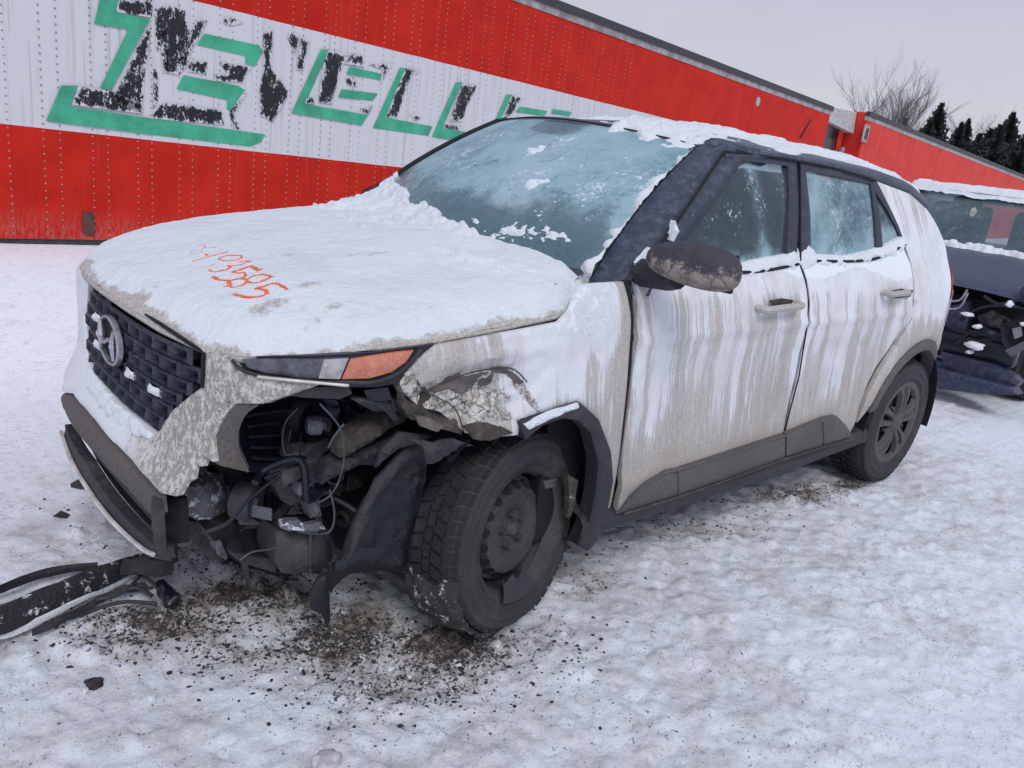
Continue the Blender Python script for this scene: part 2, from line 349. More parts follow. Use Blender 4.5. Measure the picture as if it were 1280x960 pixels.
def m_cracked_mud(name):
    g = NG(name); X = g.xyz(); e = g.vor(16, feat='DISTANCE_TO_EDGE', vec=g.map((1, 1, 1.3))); n = g.noise(36, 6, .75)
    ck = g.math('SUBTRACT', 1.0, g.step(e, .0, .06)); hi = g.step(g.math('ADD', g.math('MULTIPLY', g.math('SUBTRACT', X[2], 1.135), 9.0), g.math('MULTIPLY', g.math('SUBTRACT', n, .5), 1.6)), 0.0, .25)   # bare black above a dried line
    mud = g.mix(g.step(n, .35, .65), (.29, .25, .22), (.185, .158, .138)); c = g.mix(g.math('MULTIPLY', ck, .7), mud, (.08, .07, .065))
    bare = g.math('MAXIMUM', hi, g.step(n, .66, .72)); c = g.mix(bare, c, (.042, .042, .055))
    return g.done(g.bsdf(c, .7, g.bump(g.math('ADD', g.math('MULTIPLY', e, 4.0), n), .003)))
M = {}
M['snow'] = m_snow(); M['cover'] = m_cover(); M['side'] = m_side(); M['bumper'] = m_bumper()
M['wglass'] = m_glass('frosted_windshield', .60, clear=.52); M['sglass'] = m_glass('frosted_side_glass', -.40, seed=5, clear=.86); M['rglass'] = m_glass('rimed_rear_side_glass', .0, seed=11, clear=.86)
M['roof'] = m_dusty('dusty_black_paint', (.030, .038, .064), .34, (.20, .23, .31), .50, .30)
M['frame'] = m_dusty('black_window_frame', (.030, .036, .054), .5, (.17, .19, .25), .4, .12)
M['trim'] = m_muddy('muddy_black_plastic', (.024, .024, .031), (.088, .080, .080), .6, 6)
M['bezel'] = m_muddy('brown_dusted_plastic', (.085, .078, .078), (.135, .118, .11), .9, 4)
M['clad'] = m_muddy('grey_dusted_cladding', (.085, .080, .082), (.150, .135, .132), .8, 3, .65)
M['liner'] = m_muddy('black_liner', (.010, .011, .016), (.035, .032, .034), .3, 6, .5)
M['grille'] = m_dusty('frosted_grille_plastic', (.020, .024, .040), .30, (.13, .15, .20), .55)
M['dark'] = simple('dark_void_plastic', (.006, .006, .008), .8)
M['bluedark'] = simple('bluish_black_plastic', (.007, .009, .018), .32, var=.3, sc=6, bump=.004)
M['metal'] = m_muddy('dirty_grey_metal', (.038, .038, .045), (.11, .10, .095), .6, 9, .5)
M['lightmetal'] = m_muddy('dull_aluminium', (.13, .13, .155), (.075, .068, .066), .45, 12, .45, .15)
M['mud'] = m_muddy('packed_mud', (.050, .042, .038), (.135, .112, .098), .6, 18, .85, .35)
M['mirror'] = m_cracked_mud('cracked_mud_coat')
M['rubber'] = m_muddy('winter_tyre_rubber', (.014, .014, .019), (.055, .048, .047), .55, 9, .75)
M['rubber_side'] = m_muddy('dusty_tyre_sidewall', (.030, .029, .034), (.085, .077, .076), .6, 5, .7)
M['steel'] = m_muddy('dusty_black_steel', (.026, .025, .032), (.078, .070, .070), .7, 6, .42)
M['cap'] = m_muddy('brown_dusted_wheel_cover', (.070, .066, .070), (.125, .112, .106), .8, 6, .55)
M['chrome'] = simple('dulled_chrome', (.42, .43, .46), .38, .75, .25, 40)
M['silver'] = simple('silver_strip', (.55, .53, .50), .5, .2)
M['seat'] = simple('dark_seat_fabric', (.035, .04, .05), .9)
M['sheet'] = simple('bare_grey_underlayer', (.125, .108, .10), .75, var=.2, sc=30)
M['red_lens'] = simple('red_tail_lens', (.30, .012, .02), .25, var=.4, sc=25)
def m_lens(name, a, b):
    g = NG(name); n = g.noise(26, 5, .7); f = g.noise(120, 4, .7); c = g.mix(g.step(n, .3, .7), a, b)
    c = g.mix(g.step(f, .60, .70), c, tuple(min(1, t*1.25+.10) for t in b)); return g.done(g.bsdf(c, .28, g.bump(f, .001), Coat_Weight=.5))
M['lens'] = m_lens('dim_headlight_lens', (.045, .045, .06), (.13, .125, .145)); M['lensw'] = m_lens('white_reflector', (.26, .25, .26), (.46, .44, .44)); M['amber'] = m_lens('amber_turn_lens', (.50, .15, .08), (.62, .24, .15))
M['wire'] = simple('grey_wire', (.06, .065, .08), .4); M['orange'] = simple('orange_spray_paint', (.80, .17, .06), .8, var=.30, sc=60)
M['orange_faint'] = simple('faint_orange_spray_paint', (.70, .42, .36), .8, var=.2, sc=90)
# ================================================================ TRAILER FRAME (line of the long red trailer)
TP0 = PL(0, 298, 2, .30); TD = np.array([.990318, .138818, -.0271]); TN = np.array([-.138818, .990318, 0.0])
def TP(u, h, n=0.0): return TP0+TD*u+np.array([0, 0, h])+TN*n
def TH(u, v, off=0.0):   # sight line met with the trailer side -> (u, h)
    r = ray(u, v); t = ((TP0+TN*off-CAM)@TN)/(r@TN); q = CAM+r*t-TP0; uu = q[:2]@TD[:2]; return uu, q[2]-uu*TD[2]
# ================================================================ GROUND
def axis(lo, hi, st, far, g=1.09):
    a = list(np.arange(lo, hi, st)); s = st; x = a[-1]; r = []
    while x < far: s *= g; x += s; r.append(x)
    s = st; x = a[0]; l = []
    while x > -far: s *= g; x -= s; l.append(x)
    return np.array(l[::-1]+a+r)
gx = axis(-1.2, 3.3, .0145, 500); gy = axis(-2.25, .25, .0145, 500)
GX, GY = np.meshgrid(gx, gy, indexing='ij')
def base_h(x, y):
    q = (x-TP0[0])*TN[0]+(y-TP0[1])*TN[1]; uu = (x-TP0[0])*TD[0]+(y-TP0[1])*TD[1]
    return (.272-.0271*np.clip(uu, -6, 11.3))*smooth((q+2.6)/2.5)*(1-smooth((uu-15)/10))
def blobs(x, y, L):
    r = np.zeros_like(x)
    for (u, v, ru, rv, a) in L:   # a patch of disturbed ground seen at (u,v), half-size ru,rv in photo pixels
        c = PZ(u, v); e1 = PZ(u+ru, v)-c; e2 = PZ(u, v+rv)-c; m = np.linalg.inv(np.array([[e1[0], e2[0]], [e1[1], e2[1]]]))
        a1 = m[0, 0]*(x-c[0])+m[0, 1]*(y-c[1]); a2 = m[1, 0]*(x-c[0])+m[1, 1]*(y-c[1]); r = np.maximum(r, a*np.exp(-(a1*a1+a2*a2)))
    return r
DB = [(200, 775, 150, 35, .95), (310, 745, 130, 30, 1.0), (150, 800, 120, 30, .7), (430, 790, 130, 60, .95), (560, 800, 120, 60, 1.0), (500, 850, 190, 50, .7), (300, 810, 150, 45, .65), (680, 790, 80, 50, .6),
      (345, 705, 120, 30, 1.0), (130, 650, 70, 50, .45), (240, 690, 80, 30, .6), (850, 660, 130, 26, .55), (1000, 615, 90, 20, .8), (740, 720, 80, 40, .55), (1060, 606, 40, 10, 1.0), (60, 860, 90, 60, .3), (480, 900, 260, 70, .45), (180, 900, 200, 60, .28),
      (930, 700, 140, 40, .3), (1120, 690, 130, 60, .22), (1200, 510, 90, 20, .4), (40, 630, 120, 60, .25)]
BR = [(400, 800, 60, 30, .9), (240, 760, 60, 20, .7), (455, 765, 60, 40, 1.0), (560, 745, 70, 30, .9), (330, 715, 70, 25, .6), (520, 800, 50, 28, .6), (130, 655, 40, 25, .5), (800, 800, 60, 35, .35), (900, 645, 120, 30, .3), (1150, 660, 120, 50, .35)]
dirt = blobs(GX, GY, DB); brown = blobs(GX, GY, BR)
near = np.exp(-((GX-1.0)**2+(GY+.9)**2)/30)
yard = .36*smooth(fbm(GX*.9, GY*.9, 0, 4, 5)*1.6+.42)*(1-smooth((GY-1.6)/1.2))
dirt = np.clip(np.maximum(dirt, yard), 0, 1)
rough = .35+.9*dirt
n1 = fbm(GX*3.2, GY*3.2, 0, 4, 1); n2 = fbm(GX*11, GY*11, 0, 3, 2); n3 = fbm(GX*34, GY*34, 0, 2, 3)
smoothbank = smooth((GY-1.2)/1.2)
H = base_h(GX, GY)+near*((.020*n1+(.010*n2+.019*n3*(.6+.8*np.abs(n2)))*rough)*(1-.75*smoothbank)+.03*fbm(GX*.8, GY*.8, 0, 3, 8))
lump = np.clip(fbm(GX*16, GY*16, 0, 3, 12)-.28, 0, 1); H = H+near*lump*.07*rough*(1-smoothbank)
for (tx, ty) in ((.95, -.78), (3.35, -.80)):
    H = H-.0*np.exp(-((GX-tx)**2+(GY-ty)**2)/.1)
H -= .012
def m_ground():
    g = NG('trodden_snow'); d = g.attr('dirt'); b = g.attr('brown'); X = g.xyz()
    n = g.noise(9, 9, .75); f = g.noise(38, 7, .8); ff = g.noise(120, 4, .7); cl = g.noise(4, 4, .6, vec=g.map(loc=(3, 9, 0)))
    beige = g.step(g.math('ADD', g.math('MULTIPLY', d, .34), g.math('ADD', g.math('MULTIPLY', n, .6), g.math('MULTIPLY', cl, .4))), .53, .80)
    c = g.mix(g.math('MULTIPLY', beige, .80), (.87, .925, .99), g.mix(g.step(f, .4, .6), (.62, .57, .54), (.44, .395, .37)))
    br = g.step(g.math('ADD', g.math('MULTIPLY', b, .55), n), .80, 1.02); c = g.mix(g.math('MULTIPLY', br, .80), c, g.mix(g.step(f, .4, .6), (.30, .22, .155), (.15, .105, .08)))
    mot = g.step(g.noise(24, 7, .78, vec=g.map(loc=(2, 2, 2))), .50, .68); c = g.mix(g.math('MULTIPLY', mot, .42), c, (.60, .615, .68)); dim = g.step(g.noise(1, 6, .75, vec=g.map((26, 60, 26), (5, 1, 0), (0, 0, .6))), .54, .66); c = g.mix(g.math('MULTIPLY', dim, .60), c, (.43, .43, .47)); dk = g.step(g.noise(1, 6, .8, vec=g.map((38, 80, 38), (1, 4, 0), (0, 0, .6))), .635, .68); c = g.mix(g.math('MULTIPLY', dk, .7), c, (.16, .145, .14)); wm = g.step(g.noise(5, 6, .7, vec=g.map(loc=(8, 2, 4))), .56, .72); c = g.mix(g.math('MULTIPLY', wm, .30), c, (.62, .55, .49))  # grey mot and dim put the shade of bumps and dimples into the snow colour
    pep = g.step(g.math('ADD', g.math('MULTIPLY', d, .215), g.math('ADD', g.math('MULTIPLY', f, .55), g.math('MULTIPLY', ff, .45))), .655, .70)
    c = g.mix(pep, c, (.045, .04, .045)); sm = g.step(g.math('ADD', g.math('MULTIPLY', d, .42), n), .76, .95); c = g.mix(g.math('MULTIPLY', sm, .68), c, g.mix(g.step(f, .42, .58), (.26, .21, .175), (.09, .075, .07)))
    gr = g.vor(55, out='Distance'); ps = g.math('MULTIPLY', g.math('SUBTRACT', 1.0, g.step(gr, .10, .2)), g.step(g.noise(6, 3, .5, vec=g.map(loc=(7, 7, 7))), .44, .60)); c = g.mix(g.math('MULTIPLY', ps, .7), c, (.10, .09, .09))
    h = g.math('ADD', g.math('MULTIPLY', f, .6), g.math('ADD', g.math('MULTIPLY', ff, .3), n)); h = g.math('SUBTRACT', h, g.math('MULTIPLY', pep, .12))
    return g.done(g.bsdf(c, .78, g.bump(h, .013, g.math('MULTIPLY_ADD', g.step(X[1], 1.3, 2.4), -.7, .85)), Specular_IOR_Level=.35))
M['ground'] = m_ground()
ground = grid_obj('snow_ground', np.stack([GX, GY, H], -1), M['ground'], None, {'dirt': dirt, 'brown': brown}, flip=True, kind='structure')
def ground_z(x, y):
    i = np.clip(np.searchsorted(gx, x)-1, 0, len(gx)-2); j = np.clip(np.searchsorted(gy, y)-1, 0, len(gy)-2)
    a = np.clip((x-gx[i])/(gx[i+1]-gx[i]), 0, 1); b = np.clip((y-gy[j])/(gy[j+1]-gy[j]), 0, 1)
    return H[i, j]*(1-a)*(1-b)+H[i+1, j]*a*(1-b)+H[i, j+1]*(1-a)*b+H[i+1, j+1]*a*b
# loose crumbs of frozen dirt, too many to count
def crumbs(name, L, n, smin, smax, mat, seed):
    rg = np.random.default_rng(seed); V = []; F = []
    ico_b = bmesh.new(); bmesh.ops.create_icosphere(ico_b, subdivisions=1, radius=1); iv = np.array([v.co[:] for v in ico_b.verts]); fi = [[v.index for v in f.verts] for f in ico_b.faces]; ico_b.free()
    wts = np.array([l[2]*l[3]*l[4] for l in L]); wts = wts/wts.sum()
    for k in range(n):
        l = L[rg.choice(len(L), p=wts)]; p = PZ(l[0]+rg.normal()*l[2]*.62, l[1]+rg.normal()*l[3]*.62)
        if p[0] > 9 or p[1] > 2: continue
        s = smin+(smax-smin)*rg.random()**4; z = float(ground_z(np.array([p[0]]), np.array([p[1]]))[0])
        sc = s*(.6+.8*rg.random(3)); sc[2] *= .45; q = iv*(1+.9*(rg.random((len(iv), 1))-.5))*sc; a = rg.random()*6.28
        q = np.stack([q[:, 0]*math.cos(a)-q[:, 1]*math.sin(a), q[:, 0]*math.sin(a)+q[:, 1]*math.cos(a), q[:, 2]], 1)+[p[0], p[1], z+sc[2]*.35]
        o = len(V)*12; V.append(q); F += [[i+o for i in f] for f in fi]
    mesh_obj(name, np.concatenate(V), F, mat, smooth_=False, kind='stuff')
M['crumb'] = simple('frozen_dirt', (.035, .03, .032), .85, var=.5, sc=60); M['ice'] = simple('grey_ice_lump', (.50, .49, .52), .6, var=.25, sc=40, bump=.004)
DC = DB[:11]+[(720, 700, 90, 25, 1.2), (860, 652, 120, 14, 2.6), (980, 622, 70, 12, 2.6)]
crumbs('dirt_crumbs', DC, 4200, .0010, .0068, M['crumb'], 3)
crumbs('ice_crumbs', [(520, 820, 200, 80, 1), (250, 830, 260, 80, .7), (700, 760, 120, 60, .6), (80, 600, 120, 80, .4)], 180, .003, .011, M['snow'], 5)
# ================================================================ TRAILERS
def m_wall():
    g = NG('trailer_side_paint'); X = g.xyz(); n = g.noise(3, 5, .6); v = g.noise(1, 5, .65, vec=g.map((26, 26, .9))); gr = g.noise(60, 4, .7, vec=g.map((1, 1, .25)))
    hh = g.math('MULTIPLY_ADD', X[0], .0271, X[2])   # height above the sloping bottom rail
    wig = g.math('MULTIPLY_ADD', g.noise(4, 2, .5), .006, hh)
    white = g.math('MULTIPLY', g.math('GREATER_THAN', wig, .790), g.math('LESS_THAN', wig, 1.868))
    red = g.mix(g.step(n, .3, .7), (.50, .018, .010), (.60, .027, .013)); red = g.mix(g.step(v, .55, .75), red, (.56, .045, .035))
    low = g.step(hh, .0, .28, 1, 0); red = g.mix(g.math('MULTIPLY', g.math('MULTIPLY', low, g.step(gr, .4, .6)), .35), red, (.45, .25, .22))
    wht = g.mix(g.step(v, .50, .72), (.66, .67, .70), (.52, .51, .52)); gs = g.math('MULTIPLY', g.step(v, .60, .78), g.step(n, .5, .62)); wht = g.mix(g.math('MULTIPLY', gs, .6), wht, (.28, .27, .27))
    c = g.mix(white, red, wht); sp = g.step(g.noise(140, 3, .7), .72, .76); c = g.mix(g.math('MULTIPLY', sp, .35), c, (.6, .5, .5))
    return g.done(g.bsdf(c, .6, g.bump(g.math('ADD', n, g.math('MULTIPLY', g.noise(1.2, 2), 3.0)), .004), Specular_IOR_Level=.12))
def m_red2():
    g = NG('faded_red_paint'); n = g.noise(2, 5, .6); v = g.noise(1, 4, .6, vec=g.map((12, 12, .6)))
    c = g.mix(g.step(n, .3, .7), (.60, .030, .022), (.70, .050, .032)); c = g.mix(g.step(v, .55, .8), c, (.60, .10, .07)); return g.done(g.bsdf(c, .6, Specular_IOR_Level=.25))
M['wall'] = m_wall(); M['red2'] = m_red2()
M['green'] = simple('brushed_green_paint', (.055, .40, .235), .55, var=.20, sc=7)
M['rivet'] = simple('weathered_rivet', (.34, .27, .26), .55, .2, .3)
M['rail'] = m_dusty('dark_top_rail', (.028, .028, .034), .5, (.16, .16, .18), .5); M['strip'] = simple('oxidised_aluminium_strip', (.36, .34, .34), .5, .3, .35, 6)
def m_peel():
    g = NG('peeling_black_lettering'); n = g.noise(1, 7, .78, vec=g.map((14, 14, 7.5)), dist=.9); f = g.noise(1, 5, .75, vec=g.map((75, 75, 42)), dist=.4); a = g.attr('edge')
    k = g.step(g.math('ADD', g.math('ADD', g.math('MULTIPLY', n, .62), g.math('MULTIPLY', f, .38)), a), .47, .485)
    ed = g.step(g.noise(40, 4), .4, .6); c = g.mix(k, g.mix(ed, (.66, .67, .70), (.58, .59, .62)), (.012, .012, .016)); return g.done(g.bsdf(c, .5))
M['peel'] = m_peel()
tr = empty('box_trailer', TP(-4, 0), 'long red semi trailer with white band and peeling green shadowed lettering behind the wreck', 'trailer')
U0, U1, HT = -3.2, 14.5, 2.80
cols = [.37+.3355*k for k in range(-10, 42)]
seams = [.37+.3355*(3*k)-.335*10-.0 for k in range(0, 18)]
seams = sorted([s_ for s_ in ([1.10+1.0065*k for k in range(-4, 14)]) if U0 < s_ < U1]); ed = [U0]+seams+[U1]
for i in range(len(ed)-1):   # riveted side sheets, lapped: alternate ones stand 3 mm proud
    n0 = -.004*(i % 2); m = MB(); a, b = ed[i]+(.0 if i % 2 == 0 else -.012), ed[i+1]+(.0 if i % 2 == 0 else .012)
    m.hexa([TP(a, 0, n0), TP(b, 0, n0), TP(b, HT-.14, n0), TP(a, HT-.14, n0)], [TP(a, 0, n0+.05), TP(b, 0, n0+.05), TP(b, HT-.14, n0+.05), TP(a, HT-.14, n0+.05)])
    o = m.build('side_sheet', None, tr, smooth_=False); o.data.materials.append(M['wall'])
# make the wall material read heights from the trailer's own base
for o in [c for c in tr.children]: pass
mb = MB(); cs, sn_ = TD, TN
for u in cols:
    for du in (-.055, .055):
        uu = u+du
        if not U0 < uu < 7.5: continue
        for h in np.arange(.04, HT-.16, .052):
            c0 = TP(uu, h, -.004); r = .0075; ring = [c0+TD*r*math.cos(t)+np.array([0, 0, r*math.sin(t)]) for t in (0, 1.257, 2.513, 3.77, 5.027)]
            mb.add(ring+[c0-TN*.005], [(i, (i+1) % 5, 5) for i in range(5)])
mb.build('rivets', M['rivet'], tr, smooth_=False, kind='stuff')
mb = MB(); mb.hexa([TP(U0, HT-.14, -.012), TP(U1, HT-.14, -.012), TP(U1, HT-.065, -.012), TP(U0, HT-.065, -.012)], [TP(U0, HT-.14, .05), TP(U1, HT-.14, .05), TP(U1, HT-.065, .05), TP(U0, HT-.065, .05)]); mb.build('rub_strip', M['strip'], tr, False)
mb = MB(); mb.hexa([TP(U0, HT-.065, -.03), TP(U1+.05, HT-.065, -.03), TP(U1+.05, HT+.02, -.03), TP(U0, HT+.02, -.03)], [TP(U0, HT-.065, .06), TP(U1+.05, HT-.065, .06), TP(U1+.05, HT+.05, .06), TP(U0, HT+.05, .06)]); mb.build('top_rail', M['rail'], tr, False)
mb = MB(); mb.hexa([TP(U0, -.10, .01), TP(U1, -.10, .01), TP(U1, -.003, .01), TP(U0, -.003, .01)], [TP(U0, -.10, .10), TP(U1, -.10, .10), TP(U1, -.003, .10), TP(U0, -.003, .10)]); mb.build('bottom_rail', M['rail'], tr, False)
mb = MB(); mb.hexa([TP(U0, -.0, .06), TP(U1, -.0, .06), TP(U1, HT, .062), TP(U0, HT, .062)], [TP(U0, 0, 2.5), TP(U1, 0, 2.5), TP(U1, HT, 2.5), TP(U0, HT, 2.5)]); mb.build('box_body', M['red2'], tr, False)
c0 = TH(110, 279); mb = MB(); mb.box(TP(c0[0], c0[1], -.011), (.085, .016, .165), R=np.array([TD/np.linalg.norm(TD), TN, [0, 0, 1]]).T, bev=.006); mb.build('marker_lamp', simple('brown_marker_lamp', (.10, .045, .04), .5), tr)
c0 = TH(947, 127); mb = MB(); mb.lathe([(0, -.02), (.05, -.018), (.075, -.008), (.075, .0)], TP(c0[0], c0[1], -.002), R=np.array([TD/np.linalg.norm(TD), TN, [0, 0, 1]]).T, n=16); mb.build('round_patch', M['strip'], tr)
# lettering: flat paint traced on the side
def T1(pts, k=3.097, ox=0, oy=0): return [(x/k+ox, y/k+oy) for x, y in pts]
def decal(name, px, mat, off, step=.04, **kw):
    poly = np.array([TH(*p) for p in px]); V2, F, pol = cdt(poly, step); V = np.array([TP(a, b, off) for a, b in V2])
    at = None
    if mat is M['peel']: d = dist_poly(V2, pol); at = {'edge': .045-.10*np.clip(1-d/.03, 0, 1)}
    a, b, c = V[F[:, 0]], V[F[:, 1]], V[F[:, 2]]
    if (np.cross(b-a, c-a)@TN).sum() > 0: F = F[:, ::-1]
    return mesh_obj(name, V, F.tolist(), mat, tr, False, at, **kw)
O = -.009
decal('painted_letter', T1([(396, -60), (480, -60), (445, 48), (578, 73), (430, 348), (385, 342), (495, 113), (363, 93)]), M['green'], O)
decal('painted_letter', [(76, 107), (97, 107), (87, 133), (190, 148), (331, 168), (325, 178), (312, 183), (180, 167), (57, 151)], M['green'], O)
decal('painted_letter', [(255, 42), (324, 57), (328, 65), (318, 83), (306, 80), (306, 70), (245, 56)], M['green'], O)
decal('painted_letter', [(229, 94), (297, 107), (306, 113), (303, 122), (294, 139), (283, 137), (283, 125), (220, 111)], M['green'], O)
E2 = lambda p: T1(p, 3.097, 320, 0)
decal('painted_letter', E2([(250, 190), (282, 192), (187, 402), (432, 445), (408, 485), (135, 438)]), M['green'], O)
decal('painted_letter', E2([(362, 258), (503, 290), (488, 312), (347, 286)]), M['green'], O)
decal('painted_letter', E2([(330, 345), (470, 362), (450, 390), (316, 376)]), M['green'], O)
decal('painted_letter', E2([(555, 262), (580, 264), (502, 455), (682, 490), (665, 525), (450, 495)]), M['green'], O)
decal('painted_letter', E2([(772, 318), (797, 318), (720, 495), (885, 525), (868, 556), (678, 530)]), M['green'], O)
decal('painted_letter', E2([(967, 365), (991, 367), (915, 520), (1080, 548), (1065, 575), (890, 545)]), M['green'], O)
decal('painted_letter', [(650, 133), (684, 139), (680, 145), (643, 140)], M['green'], O); decal('painted_letter', [(690, 136), (714, 140), (711, 145), (688, 142)], M['green'], O)
O = -.0115
for P_ in ([(455, 0), (590, 0), (585, 68), (447, 46)], [(462, -50), (600, -50), (592, -2), (455, -2)], [(552, 140), (584, 85), (556, 300), (550, 440), (450, 400), (440, 375)], [(300, 335), (420, 350), (545, 400), (550, 440), (430, 425), (275, 405)],
           [(590, 425), (640, 395), (860, 428), (866, 484), (700, 470), (590, 458)], [(596, 30), (650, 20), (720, 45), (735, 150), (690, 290), (628, 280), (640, 170), (600, 200)],
           [(762, 68), (803, 80), (735, 200), (722, 255), (690, 290), (700, 200)], [(725, 235), (800, 240), (795, 290), (720, 275)], [(842, 238), (975, 262), (960, 275), (935, 318), (825, 312), (828, 290), (880, 285)], [(590, 200), (610, 300), (610, 385), (590, 420)],
           [(640, 100), (655, 180), (650, 270), (625, 280), (618, 120)], [(865, 65), (900, 68), (940, 90), (890, 100), (860, 90)], [(945, 350), (955, 355), (905, 440), (930, 505), (905, 505), (885, 435)]):
    decal('lettering_remnant', T1(P_), M['peel'], O, .02)
for P_ in ([(25, 130), (62, 118), (60, 272), (120, 345), (118, 375), (62, 472), (12, 445), (12, 340), (25, 275)], [(275, 195), (352, 208), (330, 262), (292, 402), (240, 396), (248, 292)], [(352, 208), (418, 218), (412, 258), (335, 245)],
           [(130, 125), (165, 135), (150, 210), (120, 145)], [(170, 140), (205, 160), (180, 270), (155, 270)], [(190, 380), (222, 378), (225, 402), (187, 400)], [(345, 300), (395, 312), (388, 335), (350, 325)], [(430, 250), (525, 245), (500, 290), (470, 340), (490, 270)], [(395, 425), (450, 405), (438, 445)],
           [(576, 264), (608, 268), (572, 365), (545, 452), (500, 455), (540, 350)], [(600, 265), (640, 275), (610, 290)], [(590, 440), (640, 455), (615, 470)], [(795, 325), (855, 330), (820, 400), (795, 470), (745, 470), (770, 400)], [(725, 480), (790, 490), (780, 503), (722, 496)], [(985, 370), (1040, 378), (1010, 400), (985, 450), (960, 445)]):
    decal('lettering_remnant', E2(P_), M['peel'], O, .02)
# second trailer further on, a truck cab between the two
t2 = empty('box_trailer', TP(16.6, 0), 'farther plain faded red trailer with dark roof edge, beyond the gap', 'trailer')
for i in range(22):
    a, b = 16.6+1.2*i, 17.8+1.2*i; n0 = -.004*(i % 2); m = MB(); m.hexa([TP(a+.012*(i == 0), .0, n0), TP(b, .0, n0), TP(b, 2.82, n0), TP(a, 2.82, n0)], [TP(a, .0, .06), TP(b, .0, .06), TP(b, 2.82, .06), TP(a, 2.82, .06)]); m.build('side_sheet', M['red2'], t2, False)
for (h0, h1, n0, nm, mt) in ((2.82, 2.90, -.012, 'rub_strip', 'strip'), (2.90, 3.0, -.03, 'top_rail', 'rail')):
    m = MB(); m.hexa([TP(16.6, h0, n0), TP(43, h0, n0), TP(43, h1, n0), TP(16.6, h1, n0)], [TP(16.6, h0, .07), TP(43, h0, .07), TP(43, h1, .07), TP(16.6, h1, .07)]); m.build(nm, M[mt], t2, False)
m = MB(); m.hexa([TP(16.62, 0, .062), TP(43, 0, .062), TP(43, 2.98, .062), TP(16.62, 2.98, .062)], [TP(16.62, 0, 2.5), TP(43, 0, 2.5), TP(43, 2.98, 2.5), TP(16.62, 2.98, 2.5)]); m.build('box_body', M['red2'], t2, False)
a_ = TH(1081, 167); m = MB(); m.box(TP(a_[0], a_[1], -.02), (.32, .03, .36), R=np.array([TD/np.linalg.norm(TD), TN, [0, 0, 1]]).T, bev=.01); m.build('placard_holder', M['strip'], t2)
m = MB(); m.box(TP(a_[0], a_[1], -.04), (.14, .02, .22), R=np.array([TD/np.linalg.norm(TD), TN, [0, 0, 1]]).T); m.build('placard_clip', M['rail'], t2)
ck = empty('truck_cab', TP(15.5, 0), 'red truck cab with pale roof fairing wedged between the two red trailers', 'truck')
m = MB(); m.hexa([TP(14.75, .1, .35), TP(16.35, .1, .35), TP(16.35, 2.58, .35), TP(14.95, 2.58, .35)], [TP(14.75, .1, 2.3), TP(16.35, .1, 2.3), TP(16.35, 2.58, 2.3), TP(14.95, 2.58, 2.3)]); m.build('cab_body', M['red2'], ck, False)
m = MB(); m.hexa([TP(14.7, 2.60, .2), TP(16.52, 2.52, .2), TP(16.55, 2.96, .25), TP(14.8, 2.86, .35)], [TP(14.7, 2.60, 2.3), TP(16.52, 2.52, 2.3), TP(16.55, 2.96, 2.3), TP(14.8, 2.86, 2.2)]); m.build('roof_fairing', simple('beige_fairing', (.44, .43, .42), .6), ck, False)
m = MB(); m.hexa([TP(15.2, 2.02, .33), TP(16.05, 2.02, .33), TP(16.05, 2.54, .33), TP(15.3, 2.54, .33)], [TP(15.2, 2.02, .36), TP(16.05, 2.02, .36), TP(16.05, 2.54, .36), TP(15.3, 2.54, .36)]); m.build('cab_window', simple('dark_window', (.01, .012, .015), .15), ck, False)
m = MB(); m.tube([TP(16.2, .3, .25), TP(16.22, 2.2, .25)], .05); m.build('exhaust_stack', M['strip'], ck)
m = MB()
for hh in (1.2, 1.35, 1.5): m.box(TP(14.9, hh, .32), (.2, .04, .03))
m.tube([TP(14.82, 1.1, .3), TP(14.82, 1.62, .3)], .02); m.tube([TP(14.98, 1.1, .3), TP(14.98, 1.62, .3)], .02); m.build('grab_rail', M['rail'], ck)
# ================================================================ TREES
M['bark'] = simple('grey_bark', (.11, .095, .09), .9); M['needle'] = simple('dark_spruce_needles', (.018, .030, .026), .9, var=.5, sc=1.2); M['needle2'] = simple('snow_dusted_needles', (.045, .062, .060), .9, var=.5, sc=1.2)
def far(u, v, D):
    d = ray(u, v); d = d/np.hypot(d[0], d[1]); return CAM+d*D
def spruce(u, vtop, D, wd, seed, label, mat='needle'):
    top = far(u, vtop, D); h = top[2]+.2; b = np.array([top[0], top[1], -.1]); rg = random.Random(seed)
    t = empty('spruce_tree', b, label, 'spruce', 'spruces along the far edge of the yard')
    m = MB(); m.tube([b, b+[0, 0, h*.5], b+[0, 0, h]], [h*.022, h*.012, .01], 6); m.build('trunk', M['bark'], t)
    m = MB(); nl = int(h*7)
    for k in range(nl):
        z = h*(.08+.92*k/nl); R_ = wd*2.1*h*(1-(z/h))**.95*(.65+.55*rg.random())+.10; nb = 11
        for j in range(nb):
            a = j*2*math.pi/nb+rg.random()*.7; r = R_*(.55+.6*rg.random()); dr = -.30*r+rg.random()*.15; base = b+[0, 0, z]
            n_ = 4
            for q in range(n_):
                f0, f1 = q/n_, (q+1.25)/n_; p0 = base+[math.cos(a)*r*f0, math.sin(a)*r*f0, dr*f0]; p1 = base+[math.cos(a)*r*f1, math.sin(a)*r*f1, dr*f1]
                s_ = np.array([-math.sin(a), math.cos(a), 0])*r*(.13+.12*rg.random())*(1.1-f0*.5); dn = np.array([0, 0, -.16-.2*rg.random()])
                m.add([p0+dn*.2, p0*.45+p1*.55+s_+dn, p1, p0*.45+p1*.55-s_+dn], [(0, 1, 2), (0, 2, 3)])
    m.build('crown', M[mat], t, False)
